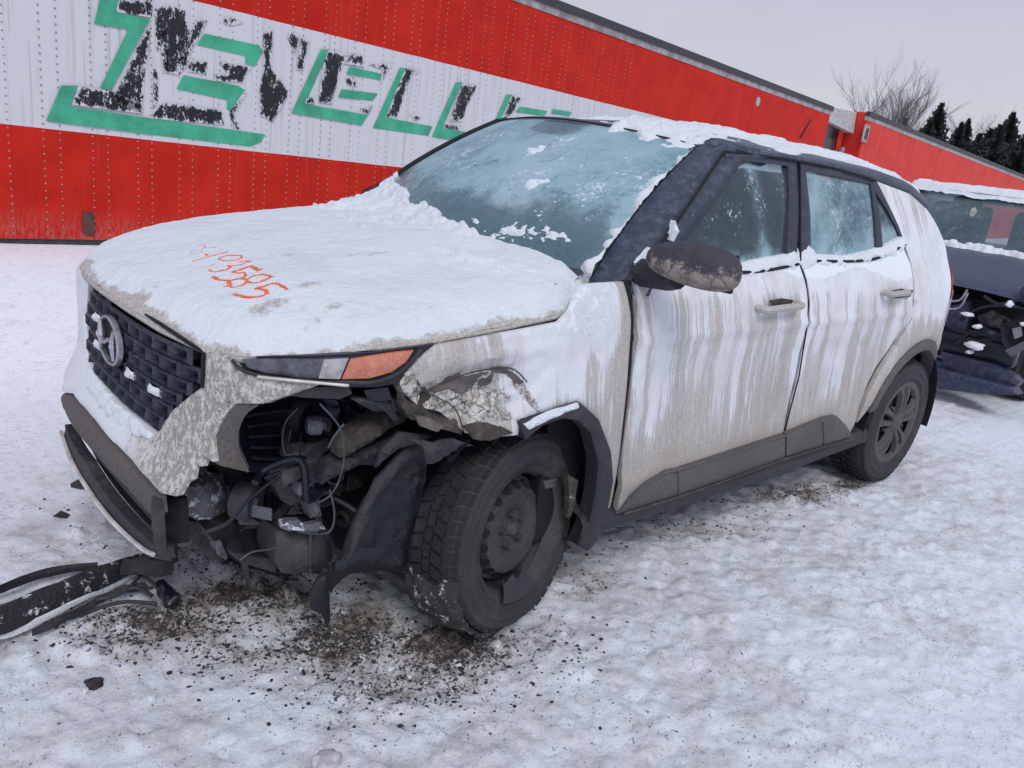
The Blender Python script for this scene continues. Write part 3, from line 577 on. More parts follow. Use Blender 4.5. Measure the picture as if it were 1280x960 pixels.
def bare(u, vtop, D, seed, label):
    top = far(u, vtop, D); h = top[2]; b = np.array([top[0], top[1], -.1]); rg = random.Random(seed); t = empty('bare_tree', b, label, 'bare tree', 'leafless birches behind the trailers'); tr_ = MB(); br = MB()
    def grow(p, d, L, r, lv, mbx):
        pts = [p]; dd = d.copy()
        for k in range(4): dd = dd+np.array([rg.gauss(0, .09), rg.gauss(0, .09), rg.gauss(0, .05)+.03]); dd /= np.linalg.norm(dd); pts.append(pts[-1]+dd*L/4)
        mbx.tube(pts, np.linspace(r, r*.45, 5), 5 if lv < 2 else 3, cap=False)
        if lv < 4:
            for k in range(10 if lv == 0 else 6):
                q = pts[1+k % 4]; a = rg.random()*6.28; t_ = .30+.35*rg.random(); nd = dd*math.cos(t_)+np.array([math.cos(a), math.sin(a), .15])*math.sin(t_); nd /= np.linalg.norm(nd); grow(q, nd, L*(.50+.15*rg.random()), r*.42, lv+1, br)
    for s_ in range(2): grow(b+[s_*.5, 0, 0], np.array([.05*(2*s_-1), .05, 1.]), h*.58, h*.012, 0, tr_)
    tr_.build('trunk', M['bark'], t); br.build('branches', M['bark'], t)
spruce(1178, 128, 62, .20, 1, 'tallest lone dark spruce just right of the bare trees'); spruce(1164, 150, 60, .20, 2, 'shorter dark spruce touching the left of the tall lone one')
spruce(1203, 152, 70, .17, 3, 'slim spruce in the middle, left of the dense group'); spruce(1212, 148, 72, .16, 4, 'second slim spruce in the middle of the row'); spruce(1240, 160, 60, .25, 5, 'bushy low spruce left of the tall right-hand one')
spruce(1268, 140, 58, .22, 6, 'tall dense spruce near the right edge', 'needle'); spruce(1252, 155, 57, .22, 7, 'dense spruce between bushy low and tall right-hand ones'); spruce(1283, 168, 50, .26, 8, 'broad spruce cut by the right edge of the view')
spruce(1133, 147, 75, .12, 9, 'thin small spruce in front of the bare trees'); spruce(1152, 160, 78, .12, 10, 'smallest thin spruce beyond the trailer roof'); spruce(1226, 166, 66, .24, 11, 'dark low spruce filling the middle of the row'); spruce(1298, 150, 60, .24, 12, 'spruce just outside the right edge')
bare(1112, 99, 60, 21, 'bare tree with wide twiggy crown left of the spruces'); bare(1140, 106, 66, 22, 'thinner leaning bare tree just right of the wide one'); bare(1226, 146, 90, 23, 'pale distant bare tree between the spruces')
# ================================================================ THE WRECKED WHITE SUV
suv = empty('wrecked_suv', (2.0, 0, 0), 'salt-streaked white crossover with black roof, torn front corner and orange numbers on snowy hood', 'car')
_z = np.array([.10, .20, .35, .50, .75, .95, 1.02, 1.08, 1.12, 1.30, 1.48, 1.60]); _w = np.array([.80, .845, .872, .885, .890, .884, .868, .838, .815, .740, .645, .57])
_zz = np.linspace(.1, 1.6, 301); _ww = np.convolve(np.pad(np.interp(_zz, _z, _w), 8, mode='edge'), np.ones(17)/17, 'valid')
def plan(x):
    f = np.clip((.9-x)/.93, 0, .9999); b = np.clip((x-3.05)/.93, 0, .9999); return (1-f**3.2)**.3125*(1-.95*b**3.6)**.30
def Sd(x, z): return np.interp(z, _zz, _ww)*plan(x)
def side_pt(u, v, off=0.0):
    p = meet(u, v, lambda P: -P[:, 1]-Sd(P[:, 0], P[:, 2])-off); return (p[0], p[2])
def sp(L): return [side_pt(*p) for p in L]
def Ft(y, z):  # front face
    a = np.clip(np.abs(y)/.89, 0, .9999); up = .9-.93*(1-a**3.2)**.3125
    lo = -.085+.22*y*y+.25*np.abs(y)**6; k = smooth((.66-z)/.22); return up*(1-k)+np.minimum(lo, up+.05)*k+.05*smooth((.30-z)/.2)
def front_pt(u, v, off=0.0):
    p = meet(u, v, lambda P: (Ft(np.clip(P[:, 1], -.888, .888), P[:, 2])-off-P[:, 0])+np.where(np.abs(P[:, 1]) > .888, .5, 0)); return (p[1], p[2])
def fp(L, off=0.0): return [front_pt(*p, off) for p in L]
# ---- dark inner shell so that every gap looks into a real, dark body
m = MB()
m.hexa([(1.0, -.78, .22), (1.0, .80, .22), (1.0, .80, .85), (1.0, -.78, .85)], [(3.75, -.72, .24), (3.75, .74, .24), (3.75, .74, .88), (3.75, -.72, .88)]); m.build('inner_body', M['dark'], suv, False)
# ---- side panels
crx, crz = side_pt(600, 495)
def side_f(off=0.0, fn=None):
    def f(x, z):
        y = -(Sd(x, z)+off+(fn(x, z) if fn else 0)); return np.stack([x, y, z], 1)
    return f
def dents(x, z):
    k = np.exp(-(((x-.60)/.20)**2+((z-.79)/.10)**2)); rdg = 1-np.abs(fbm(x*7+z*4, z*13-x*5, 0, 3, 44))*3; k2 = np.exp(-(((x-.50)/.12)**2+((z-.74)/.07)**2))
    d = -.050*k+k*.022*fbm(x*14, z*22, 0, 3, 4)+k*.020*np.clip(rdg, -.5, 1)+k2*.03*np.abs(fbm(x*18, z*18, 0, 2, 9))-.02*np.exp(-((x-.80-(z-.78)*1.2)/.035)**2)*k*1.3
    d += .014*np.exp(-((z-.885-.05*(x-.5))/.02)**2)*np.exp(-((x-.62)/.2)**2)
    return d+.006*np.exp(-((x-1.12)/.06)**2)*np.exp(-((z-.98)/.08)**2)*fbm(x*30, z*12, 0, 2, 3)
A = sp([(545, 434), (620, 420), (700, 404), (714, 390), (722, 368), (735, 356), (781, 353), (790, 395), (787, 460), (777, 560), (764, 636), (752, 640), (757, 600), (757, 560), (745, 525), (722, 503), (655, 527), (650, 545), (612, 549), (585, 543), (560, 520), (530, 512), (508, 492), (503, 478), (525, 450)])
def fen_snow(x, z): return np.clip(smooth((z-.86+.12*np.clip(x-.75, -1, .3))/.12)*smooth((x-.62)/.25)*.62+.15*smooth((z-.66)/.2)*smooth((x-.7)/.25), 0, 1)-.6*np.exp(-((x-1.17)/.05)**2)
def fen_dirt(x, z): return .9*np.exp(-((x-1.19)/.035)**2)+.35*smooth((.85-x)/.2)+.3*smooth((.55-z)/.15)
def fen_crack(x, z):
    a = .45*np.exp(-((z-.765-(x-.6)*-.35)/.012)**2)*np.exp(-((x-.58)/.17)**2); b = .45*np.exp(-((x-.46-(z-.8)*-.5)/.012)**2)*smooth((.9-z)/.05)
    c = .5*np.exp(-((x-.795+(z-.78)*.9)/.013)**2)*np.exp(-((z-.77)/.07)**2); e = .30*smooth((.53-x)/.1)*smooth((.82-z)/.08)+.24*np.exp(-(((x-.60)/.17)**4+((z-.77)/.085)**4)); return np.clip(a+b+c+e, 0, .6)
fender = panel('fender', A, .012, side_f(0, dents), M['side'], suv, (0, 1, 0), .012, attrs={'snow': fen_snow, 'dirt': fen_dirt, 'crack': fen_crack})
# bare, paintless hollow of the torn fender and its curled metal edges
def hollow(name, px, off, mat, bulge=.012, thick=.01):
    Q = sp(px); panel(name, Q, .010, side_f(off, lambda x, z: dents(x, z)+bulge*fbm(x*20, z*20, 0, 2, 7)), mat, suv, (0, 1, 0), thick, rnd=.003)
hollow('bare_patch', [(545, 493), (560, 480), (583, 469), (605, 466), (622, 468), (624, 485), (612, 494), (590, 497), (570, 493), (552, 496)], .004, M['sheet'], .006)
hollow('bare_patch', [(607, 463), (628, 460), (648, 468), (660, 480), (654, 484), (640, 472), (622, 468)], .004, M['sheet'], .004)
hollow('crumpled_edge', [(500, 478), (525, 470), (545, 496), (575, 520), (580, 545), (555, 540), (520, 528), (508, 512)], -.010, M['mud'], .03, .02)
hollow('crumpled_edge', [(582, 535), (600, 530), (625, 532), (640, 540), (612, 552), (594, 550)], .008, M['mud'], .012)
hollow('bare_patch', [(520, 520), (540, 524), (556, 534), (548, 540), (528, 534)], .012, M['sheet'], .01)
for L_ in ([(544, 492), (570, 478), (600, 466), (640, 461), (660, 478)], [(522, 476), (540, 494), (572, 512), (580, 540)]):
    q = [np.array([a, -(Sd(np.array([a]), np.array([b]))[0]+.010+dents(np.array([a]), np.array([b]))[0]), b]) for a, b in sp(L_)]
    MB().tube(spline(q, 5), .0022, 5).build('torn_paint_edge', M['mud'], suv)
# doors
def crease(x, z):
    c = .010*np.exp(-((z-.90)/.018)**2)-.012*smooth((.86-z)/.10)*smooth((z-.40)/.2)+.010*smooth((.46-z)/.06)
    k = np.exp(-((x-1.27)/.06)**2)*(.014*fbm(x*6, z*7, 0, 2, 31)+.006); return c+k+.0015*fbm(x*5, z*5, 0, 2, 33)
seam = [(1001, 330), (1008, 350), (1012, 380), (1008, 420), (1000, 470), (987, 520), (975, 566)]
FD = sp([(796, 352), (935, 337), (999, 328)]+[(u-1.5, v) for u, v in seam[1:]]+[(870, 610), (768, 640), (780, 560), (794, 460), (798, 400)])
RD = sp([(1003, 327), (1060, 325), (1100, 322), (1130, 309), (1139, 330), (1142, 372), (1139, 400), (1120, 430), (1098, 462), (1082, 495), (1066, 530), (1058, 545)]+[(u+1.5, v) for u, v in seam[::-1][:-1]])
def dr_snow(x, z): return np.clip(1.15*smooth((z-1.055+.02*np.sin(x*9))/.05)*smooth((x-1.55)/.3)+.30*smooth((z-1.0)/.05)*smooth((x-1.25)/.1)+.45*smooth((z-.93)/.1)*smooth((x-2.5)/.5), 0, 1.2)
def dr_dirt(x, z): return .25*smooth((.60-z)/.15)+.18*np.exp(-(((x-1.8)/.3)**2+((z-.9)/.06)**2))
panel('front_door', FD, .02, side_f(.002, crease), M['side'], suv, (0, 1, 0), .02, attrs={'snow': dr_snow, 'dirt': dr_dirt})
panel('rear_door', RD, .02, side_f(.002, crease), M['side'], suv, (0, 1, 0), .02, attrs={'snow': dr_snow, 'dirt': dr_dirt})
mf = MB(); q = [np.array([a, -Sd(np.array([a]), np.array([b]))[0]+.004, b]) for a, b in sp([(1001, 330), (1008, 350), (1012, 380), (1008, 420), (1000, 470), (987, 520), (975, 566)])]; mf.tube(q, .003, 5); mf.build('door_gap', M['dark'], suv)
# dark gap strip behind fender / door
q = [np.array([a, -Sd(np.array([a]), np.array([b]))[0]+.022, b]) for a, b in sp([(787, 352), (793, 400), (790, 460), (780, 550), (766, 634)])]; MB().tube(q, .016, 6).build('door_gap', M['dark'], suv)
# quarter panel with the white rear pillar
arc = sp([(1139, 400), (1120, 430), (1098, 462)])
QP = sp([(1131, 306), (1128, 293), (1112, 258), (1097, 227)])+[(2.92, 1.445), (3.25, 1.40), (3.45, 1.33), (3.62, 1.2), (3.72, 1.10), (3.93, 1.04), (3.96, .80), (3.95, .42)]+[(3.80, .36), (3.71, .42)]
arch_c = np.array([3.35, .33]); AR = .405
def arch_pts(a0, a1, R_, n=14, c=arch_c): return [(c[0]+R_*math.cos(math.radians(a)), c[1]+R_*1.0*math.sin(math.radians(a))) for a in np.linspace(a0, a1, n)]
QP = QP+arch_pts(8, 150, AR)+sp([(1082, 495)])+sp([(1098, 462), (1120, 430), (1139, 400), (1142, 372), (1139, 330)])
def q_snow(x, z): return np.clip(.9*smooth((z-.80)/.12)*(.55+.45*smooth((x-3.3)/.3)), 0, 1)
QP2 = sp([(1141, 330), (1144, 372), (1141, 401), (1122, 431), (1100, 464)])
panel('quarter_panel', sp([(1133, 306), (1128, 291), (1113, 257), (1098, 227)])+[(2.95, 1.440), (3.25, 1.405), (3.42, 1.34), (3.62, 1.21), (3.80, 1.10), (3.94, 1.02), (3.97, .80), (3.96, .42), (3.84, .36), (3.77, .40)]+arch_pts(10, 158, AR+.02)[:]+sp([(1070, 528), (1084, 495), (1100, 464), (1122, 431), (1141, 401), (1144, 372), (1141, 330)]),
      .022, side_f(0, lambda x, z: .012*np.exp(-((np.hypot(x-3.35, z-.33)-.47)/.05)**2)), M['side'], suv, (0, 1, 0), .02, attrs={'snow': q_snow, 'dirt': lambda x, z: .30+.35*np.exp(-((np.hypot(x-3.35, z-.33)-.44)/.05)**2)+.3*smooth((.5-z)/.2), 'crack': lambda x, z: .22*np.exp(-((x-2.98)/.10)**2-((z-.43)/.09)**2)+.20*np.exp(-((x-3.05)/.2)**2-((z-.93)/.06)**2)})
# rear face and tailgate, tail lamp
rr = []
ys = np.linspace(-.80, .80, 21); zs = np.linspace(.30, 1.42, 20)
P = np.array([[(3.88+.07*(1-(abs(y)/.85)**3)-.46*smooth((z-.90)/.60)-.02, y*(.95 if z < .95 else .95-.62*(z-.95)), z) for y in ys] for z in zs]); grid_obj('tailgate', P, M['side'], suv, {'snow': np.ones(P.shape[:2])*.8}, flip=True)
TLP = sp([(1184, 345), (1189, 350), (1192, 372), (1189, 392), (1183, 398), (1182, 370)])
panel('tail_lamp', [(3.70, .94), (3.74, 1.08), (3.82, 1.09), (3.90, 1.03), (3.90, .90), (3.80, .88)], .02, side_f(.016), M['red_lens'], suv, (0, 1, 0), .03)
m = MB(); m.box((3.90, 0, .40), (.20, 1.5, .30), bev=.06); m.build('rear_bumper', M['clad'], suv)
# cladding, sill, arches
Cl = sp([(768, 638), (782, 618), (802, 600), (828, 586), (842, 583), (975, 541), (975, 569), (870, 606)]); Cr = sp([(977, 540), (1028, 520), (1040, 518), (1052, 530), (1060, 543), (977, 568)])
cl1 = panel('door_cladding', Cl, .02, side_f(.027), M['clad'], suv, (0, 1, 0), .02, rnd=.005); cl2 = panel('door_cladding', Cr, .02, side_f(.027), M['clad'], suv, (0, 1, 0), .02, rnd=.005)
def strip_on_side(name, px, r, mat, off=.016, n=5): q = [np.array([a, -Sd(np.array([a]), np.array([b]))[0]-off, b]) for a, b in sp(px)]; MB().tube(spline(q, n), r, 6).build(name, mat, suv)
strip_on_side('cladding_ridge', [(840, 584), (841, 612)], .005, M['clad'], .028); strip_on_side('cladding_ridge', [(1021, 524), (1023, 554)], .005, M['clad'], .028)
strip_on_side('cladding_edge', [(771, 637), (870, 606), (975, 569), (1058, 545)], .0045, M['mud'], .034)
strip_on_side('cladding_edge', [(782, 618), (802, 600), (828, 586), (842, 583), (920, 559), (975, 541)], .0035, M['clad'], .028)
SP = []
for x in np.linspace(1.12, 3.02, 20):
    zc = .255+.022*smooth((x-2.3)/.7)
    SP.append([(x, -.80, zc+.075), (x, -.862, zc+.062), (x, -.878, zc+.035), (x, -.872, zc+.0), (x, -.835, zc-.035), (x, -.76, zc-.05), (x, -.6, zc-.05)])
grid_obj('sill', np.array(SP), M['trim'], suv, flat=40)
def arch(name, inner, outer, off, mat, **k): panel(name, inner+outer[::-1], .014, side_f(off), mat, suv, (0, 1, 0), .06, **k)
arch('rear_arch_trim', arch_pts(6, 163, .372, 22), arch_pts(4, 165, .425, 22), .014, M['clad'])
m = MB(); q = []
P = np.array([[(3.35+.375*math.cos(a), y, .33+.375*math.sin(a)) for y in np.linspace(-.87, -.45, 6)] for a in np.linspace(math.radians(-12), math.radians(192), 26)]); grid_obj('wheel_well', P, M['liner'], suv)
P = np.array([[((3.35 if i == 0 else 3.35)+.375*r*math.cos(a), -.46, .33+.375*r*math.sin(a)) for r in (0.01, 1.0)] for i, a in enumerate(np.linspace(0, 2*math.pi, 26))]); grid_obj('wheel_well', P, M['dark'], suv)
# front arch trim, torn loose at its front end
FA = [(648, 527), (700, 509), (722, 502), (745, 523), (760, 562), (763, 600), (752, 650), (742, 676), (732, 687), (719, 680), (733, 650), (741, 612), (744, 575), (735, 540), (720, 524), (700, 521), (675, 530), (653, 548)]
panel('front_arch_trim', sp(FA), .012, side_f(.018), M['trim'], suv, (0, 1, 0), .05)
FAs = sp([(650, 528), (680, 513), (718, 502), (719, 507), (683, 521), (656, 535)]); panel('arch_snow', FAs, .012, side_f(.024, lambda x, z: .004*fbm(x*30, z*30, 0, 2, 3)), M['snow'], suv, (0, 1, 0), .01)
P = np.array([[(.83+.36*math.cos(a)+.02, y, .36+.375*math.sin(a)) for y in np.linspace(-.865, -.42, 8)] for a in np.linspace(math.radians(-25), math.radians(140), 24)])
P = P+(.012*fbm(P[..., 0]*9, P[..., 1]*9, P[..., 2]*9, 2, 3))[..., None]*np.array([1, 0, 1]); grid_obj('wheel_well', P, M['liner'], suv)
P = np.array([[(.85+.42*r*math.cos(a), -.42, .40+.42*r*math.sin(a)) for r in (0.01, 1.0)] for a in np.linspace(0, 2*math.pi, 26)]); grid_obj('wheel_well', P, M['dark'], suv)
hp = sp([(722, 600), (733, 606), (729, 640), (722, 655), (718, 652)])
panel('caked_mud', [(a, b) for a, b in hp], .01, side_f(-.03, lambda x, z: .012*fbm(x*25, z*25, 0, 2, 5)), M['mud'], suv, (0, 1, 0), .02)
# ---- greenhouse
def wedge(px, hl, name, mat, off, thick, step=.025, **k): return panel(name, sp(px), step, side_f(off), mat, suv, (0, 1, 0), thick, holes=[sp(h) for h in hl], **k)
g1 = [(840, 300), (842, 282), (909, 198), (987, 208), (985, 331), (935, 337), (838, 334)]
ffr = wedge([(790, 352), (795, 344), (836, 290), (906, 187), (998, 201), (998, 329), (935, 341), (800, 352)], [g1], 'front_window_frame', M['frame'], .0, .03)
wedge([(838, 288), (907, 196), (989, 206), (987, 333), (935, 339), (836, 336)], [], 'front_door_glass', M['sglass'], -.014, .004, .04, attrs={'frost': lambda x, z: .45*np.exp(-((z-1.10)/.025)**2)+.20*np.exp(-((x-1.97)/.03)**2)+.18*smooth((1.36-np.abs(x-1.75)-z)/.3)*0})
g2 = [(1009, 213), (1090, 230), (1094, 260), (1098, 317), (1070, 322), (1016, 322)]; g3 = [(1096, 240), (1110, 262), (1128, 297), (1106, 314)]
rfr = wedge([(1001, 202), (1045, 211), (1096, 226), (1112, 257), (1131, 296), (1131, 307), (1098, 323), (1060, 327), (1002, 328)], [g2, g3], 'rear_window_frame', M['frame'], .0, .03)
wedge([(1007, 211), (1092, 228), (1100, 319), (1070, 324), (1014, 324)], [], 'rear_door_glass', M['rglass'], -.014, .004, .04, attrs={'frost': lambda x, z: .35*np.exp(-((z-1.12)/.04)**2)+.15})
wedge([(1094, 237), (1112, 262), (1130, 298), (1106, 316)], [], 'quarter_glass', M['rglass'], -.014, .004, .04, attrs={'frost': lambda x, z: .3*np.exp(-((z-1.2)/.05)**2)})
strip_on_side('pillar_gap', [(793, 350), (795, 344), (838, 288), (880, 226), (905, 189)], .005, M['dark'], .003); strip_on_side('pillar_gap', [(905, 189), (950, 194), (1000, 202), (1045, 211), (1094, 226)], .0035, M['dark'], .002)
strip_on_side('window_seal', [(842, 336), (935, 340), (997, 330)], .006, M['dark'], .004); strip_on_side('window_seal', [(1016, 326), (1070, 326), (1100, 321), (1131, 305)], .006, M['dark'], .004)
strip_on_side('pillar_gap', [(999.5, 203), (1000, 262), (1000, 326)], .004, M['dark'], .002)
for L_ in ([(905, 338), (940, 326), (960, 322), (985, 318), (999, 310), (1004, 322), (1003, 336), (960, 343), (930, 345)], [(1003, 316), (1012, 306), (1022, 318), (1060, 320), (1085, 314), (1110, 306), (1128, 296), (1136, 306), (1120, 320), (1080, 330), (1030, 334), (1004, 336)]):
    Q = np.array(sp(L_)); panel('ledge_snow', [tuple(q) for q in Q], .010, side_f(.004, lambda x, z, Q=Q: -.006+.012*smooth(dist_poly(np.stack([x, z], -1), Q)/.02)+.016*fbm(x*24, z*30, 0, 4, 301)), M['cover'], suv, (0, 1, 0), .03, rnd=0)
# windshield : bulged patch between measured corners
NB, NTP, FT_, FB = np.array([1.145, -.725, 1.045]), np.array([1.775, -.560, 1.478]), np.array([1.775, .560, 1.488]), np.array([1.13, .66, 1.07])
def ws(s, t, off=0.0):   # s across near->far, t bottom->top
    s = np.asarray(s, float)[..., None]; t = np.asarray(t, float)[..., None]
    P = (NB*(1-s)+FB*s)*(1-t)+(NTP*(1-s)+FT_*s)*t; b = 4*s*(1-s); P = P+b*((1-t)*np.array([-.17, 0, .0])+t*np.array([-.10, 0, .035])); P = P+(4*t*(1-t))*np.array([-.02, 0, .022]); return P+off*np.array([-.55, 0, .83])
S_, T_ = np.meshgrid(np.linspace(0, 1, 50), np.linspace(0, 1, 30), indexing='ij')
fr = .20*smooth((T_-.28)/.3)-.14+.22*np.exp(-((S_-.62)/.30)**2)*smooth((T_-.1)/.4)-.38*smooth((.36-T_)/.2)*smooth((.66-S_)/.2)+.45*np.exp(-(S_/.03)**2)+.35*np.exp(-((T_-.0)/.04)**2)
fr = fr-.45*np.exp(-(((S_-.52)/.13)**2)**2)*smooth((T_-.82)/.06)-.25*np.exp(-((S_-.97)/.05)**2)*smooth((.5-T_)/.3)
grid_obj('windshield', ws(S_, T_), M['wglass'], suv, {'frost': fr})
SB, TB = np.meshgrid(np.linspace(0, 1, 30), np.linspace(-.03, .05, 4), indexing='ij'); grid_obj('windshield_border', ws(SB, TB, .002), M['roof'], suv)
SB, TB = np.meshgrid(np.linspace(.38, .64, 12), np.linspace(.80, .985, 8), indexing='ij'); grid_obj('mirror_shade_band', ws(SB, TB, -.004), M['bluedark'], suv)
MB().tube([ws(.0, t, .004)[()] for t in np.linspace(0, 1, 12)], .006, 6).build('windshield_seal', M['dark'], suv); MB().tube([ws(1.0, t, .006)[()] for t in np.linspace(-.02, 1, 12)], .012, 6).build('windshield_seal', M['dark'], suv)
MB().tube([ws(s, 1.0, .006)[()] for s in np.linspace(0, 1, 16)], .0035, 6).build('windshield_seal', M['dark'], suv)
# A pillars
def apillar(sgn):
    rows = []
    for t in np.linspace(-.08, 1.06, 14):
        a = ws(0.0 if sgn < 0 else 1.0, t)[()]; x0, z0 = a[0], a[2]
        k = np.clip(t, 0, 1)
        xo = 1.30+(1.93-1.30)*k; zo = 1.072+(1.47-1.072)*k
        if t < 0: xo, zo = 1.30+.5*t, 1.072+.55*t
        yo = -Sd(np.array([xo]), np.array([zo]))[0]; o_ = np.array([xo, sgn*abs(yo), zo])
        mid = (a+o_)/2+np.array([-.03, sgn*.020, .018]); rows.append([a+np.array([.01, -sgn*.0, -.004]), a+np.array([-.004, sgn*.008, .010]), mid*.6+a*.4, mid, mid*.4+o_*.6, o_+np.array([0, sgn*.006, 0]), o_+np.array([.0, -sgn*.03, 0])])
    return np.array(rows)
grid_obj('windshield_pillar', apillar(-1), M['roof'], suv, flip=True); grid_obj('windshield_pillar', apillar(1), M['roof'], suv)
# roof shell
rx = np.linspace(1.72, 3.60, 34)
def roof_sec(x):
    zc = np.interp(x, [1.68, 1.8, 2.1, 2.5, 3.0, 3.4, 3.72], [1.505, 1.535, 1.560, 1.565, 1.548, 1.515, 1.475]); ze = np.interp(x, [1.72, 1.9, 2.2, 2.6, 3.0, 3.3, 3.6, 3.72], [1.462, 1.474, 1.488, 1.478, 1.452, 1.418, 1.36, 1.31])
    k = float(plan(np.array([x]))[0]); ye = Sd(np.array([x]), np.array([ze]))[0]*(1-.07*float(smooth((x-3.2)/.4)))
    half = [(0, zc), (.12, zc-.002), (.25, zc-.008), (.38, zc-.018), (.48*k, zc-.030), (.545*k, zc-.045), (.590*k, min(ze+.052, zc-.054)), (ye-.022, min(ze+.030, zc-.066)), (ye-.004, ze+.010), (ye+.001, ze-.006), (ye-.02, ze-.02)]
    return half
RS = []
for x in rx:
    h = roof_sec(x); xf = lambda yy: x+(.065*(yy/.56)**2*(1-smooth((x-1.72)/.35)))-.05*(1-(yy/.6)**2)*0
    row = [(xf(y), y, z) for y, z in h[::-1]]+[(xf(-y), -y, z) for y, z in h[1:]]
    RS.append(row)
RS = np.array(RS); grid_obj('roof', RS[:, :, :]*np.array([1, 1, 1]), M['roof'], suv, flip=False)
# front header joins the roof to the glass top
top = ws(np.linspace(1, 0, 21), np.ones(21)); hd = np.stack([top, top+np.array([.03, 0, .014]), RS[0][::1][:21]*1.0], 1) if RS.shape[1] == 21 else None
if hd is not None: grid_obj('roof_header', hd, M['roof'], suv, flip=True)
MB().tube(spline([NTP+[-.03, .01, -.025], NTP+[.05, -.012, .012], np.array([1.90, -.615, 1.488]), np.array([2.02, -.632, 1.484])], 4), [.018]*4+[.026]*5+[.024]*4, 8).build('pillar_cap', M['roof'], suv)
# roof snow: bumpy sheet, thickness below zero dives under the paint
def rough_snow(name, P, N, th, mat='cover', parent=None, attrs=None, **k):
    x, y = P[..., 0], P[..., 1]; t = th+.010*fbm(x*14, y*14, 0, 3, 51)+.007*fbm(x*45, y*45, 0, 2, 52); Q = P+np.asarray(N)*t[..., None]; return grid_obj(name, Q, M[mat], parent, attrs, **k)
xs = np.linspace(1.68, 3.55, 230); Q = []
for x in xs:
    h = roof_sec(x); yy = np.array([q_[0] for q_ in h[:9]]); zz = np.array([q_[1] for q_ in h[:9]]); yv = np.linspace(-.635, .60, 120); k_ = .065*(yv/.56)**2*(1-smooth((x-1.72)/.35))
    Q.append(np.stack([x+k_, yv, np.interp(np.abs(yv), yy, zz)], 1))
Q = np.array(Q); X_, Y_ = Q[..., 0], Q[..., 1]
th = -.007+.024*smooth((X_-1.98-.2*fbm(Y_*4, X_*2, 0, 3, 77))/.25)-.045*smooth((-Y_-.575+.03*fbm(X_*3.5, 0*X_, 0, 3, 71))/.035)+.020*fbm(X_*4, Y_*4, 0, 3, 60)-.035*(1-smooth((X_-1.72-.18*smooth((Y_+.05)/.3)-.12*fbm(Y_*6, Y_*0, 0, 2, 64))/.08))
th = th+.040*np.exp(-(((X_-1.80)/.08)**2+((Y_+.36)/.17)**2))-.020*np.exp(-(((X_-1.95)/.16)**2+((Y_-.15)/.30)**2))
rough_snow('roof_snow', Q, (0, 0, 1), th, parent=suv, attrs={'dirt': 0*X_}, flip=True)
# snow crust on the glass near the top corner, along the pillar and the small islands
def glass_snow(name, s0, s1, t0, t1, th_fn, n=60):
    a, b = np.meshgrid(np.linspace(s0, s1, n), np.linspace(t0, t1, n), indexing='ij'); P = ws(a, b); t = th_fn(a, b)+.010*fbm(a*16, b*16, 0, 4, 81)+.006*fbm(a*60, b*60, 0, 2, 83); P = P+np.array([-.55, 0, .83])*t[..., None]; grid_obj(name, P, M['cover'], suv, {'dirt': 0*a})
glass_snow('glass_snow', .02, .42, .72, 1.10, lambda a, b: -.022+.040*smooth((b-.90-.30*np.clip(.2-a, 0, 1)+.10*fbm(a*12, a*0, 0, 2, 5))/.10)*smooth((.36-a)/.08))
glass_snow('glass_snow', .0, .10, .0, .95, lambda a, b: -.016+.030*smooth((.035+.025*fbm(b*14, 0*b, 0, 3, 6)-a)/.03))
for (sa, ta, rs, rt) in ((.36, .17, .06, .035), (.24, .16, .05, .03), (.72, .10, .05, .03), (.45, .70, .04, .07), (.72, .06, .15, .03), (.30, .47, .05, .05)):
    glass_snow('glass_snow', sa-rs*2, sa+rs*2, ta-rt*2, ta+rt*2, lambda a, b: -.020+.024*np.exp(-((a-sa)/rs)**2-((b-ta)/rt)**2)+.014*fbm(a*42, b*30, 0, 3, int(sa*100)), 60)
glass_snow('glass_snow', .03, .50, .02, .50, lambda a, b: -.0125+.0085*np.exp(-((a-.22)/.13)**2-((b-.20)/.14)**2)+.006*fbm(a*90, b*60, 0, 3, 310)+.004*fbm(a*9, b*9, 0, 2, 311), 150)
glass_snow('glass_snow', .30, .98, .02, .40, lambda a, b: -.0135+.0080*np.exp(-((b-.10)/.12)**2)+.006*fbm(a*90, b*60, 0, 3, 312)+.004*fbm(a*9, b*9, 0, 2, 313), 150)
glass_snow('roof_snow', -.03, .34, .93, 1.20, lambda a, b: -.012+.034*np.exp(-((a-.07)/.10)**2-((b-1.04)/.07)**2), 60)
# ---- hood
ex = np.array([-.040, -.030, .0, .05, .10, .20, .33, .47, .70, .90, 1.00, 1.06, 1.10]); ey = np.array([0.02, .20, .38, .545, .640, .735, .795, .832, .850, .850, .835, .80, .74]); ez = np.array([.895, .890, .876, .862, .866, .882, .905, .930, .958, .982, 1.0, 1.025, 1.05])
cx = np.array([-.045, -.02, .03, .12, .3, .6, .9, 1.10, 1.2]); cz = np.array([.893, .910, .932, .958, 1.000, 1.046, 1.082, 1.100, 1.105])
def hood_h(x, y):
    ye = np.interp(x, ex, ey); ze = np.interp(x, ex, ez); zc = np.interp(x, cx, cz); r = np.clip(np.abs(y)/ye, 0, 1); return zc-(zc-ze)*(.35*r**2+.65*r**7)
hx = np.concatenate([np.linspace(-.0395, .05, 22), np.linspace(.05, .45, 40)[1:], np.linspace(.45, 1.10, 60)[1:]]); tt = np.sin(np.linspace(-math.pi/2, math.pi/2, 131)); tt = .35*tt+.65*np.linspace(-1, 1, 131)
HX, TT = np.meshgrid(hx, tt, indexing='ij'); YE = np.interp(HX, ex, ey); HY = TT*YE; HZ = hood_h(HX, HY)
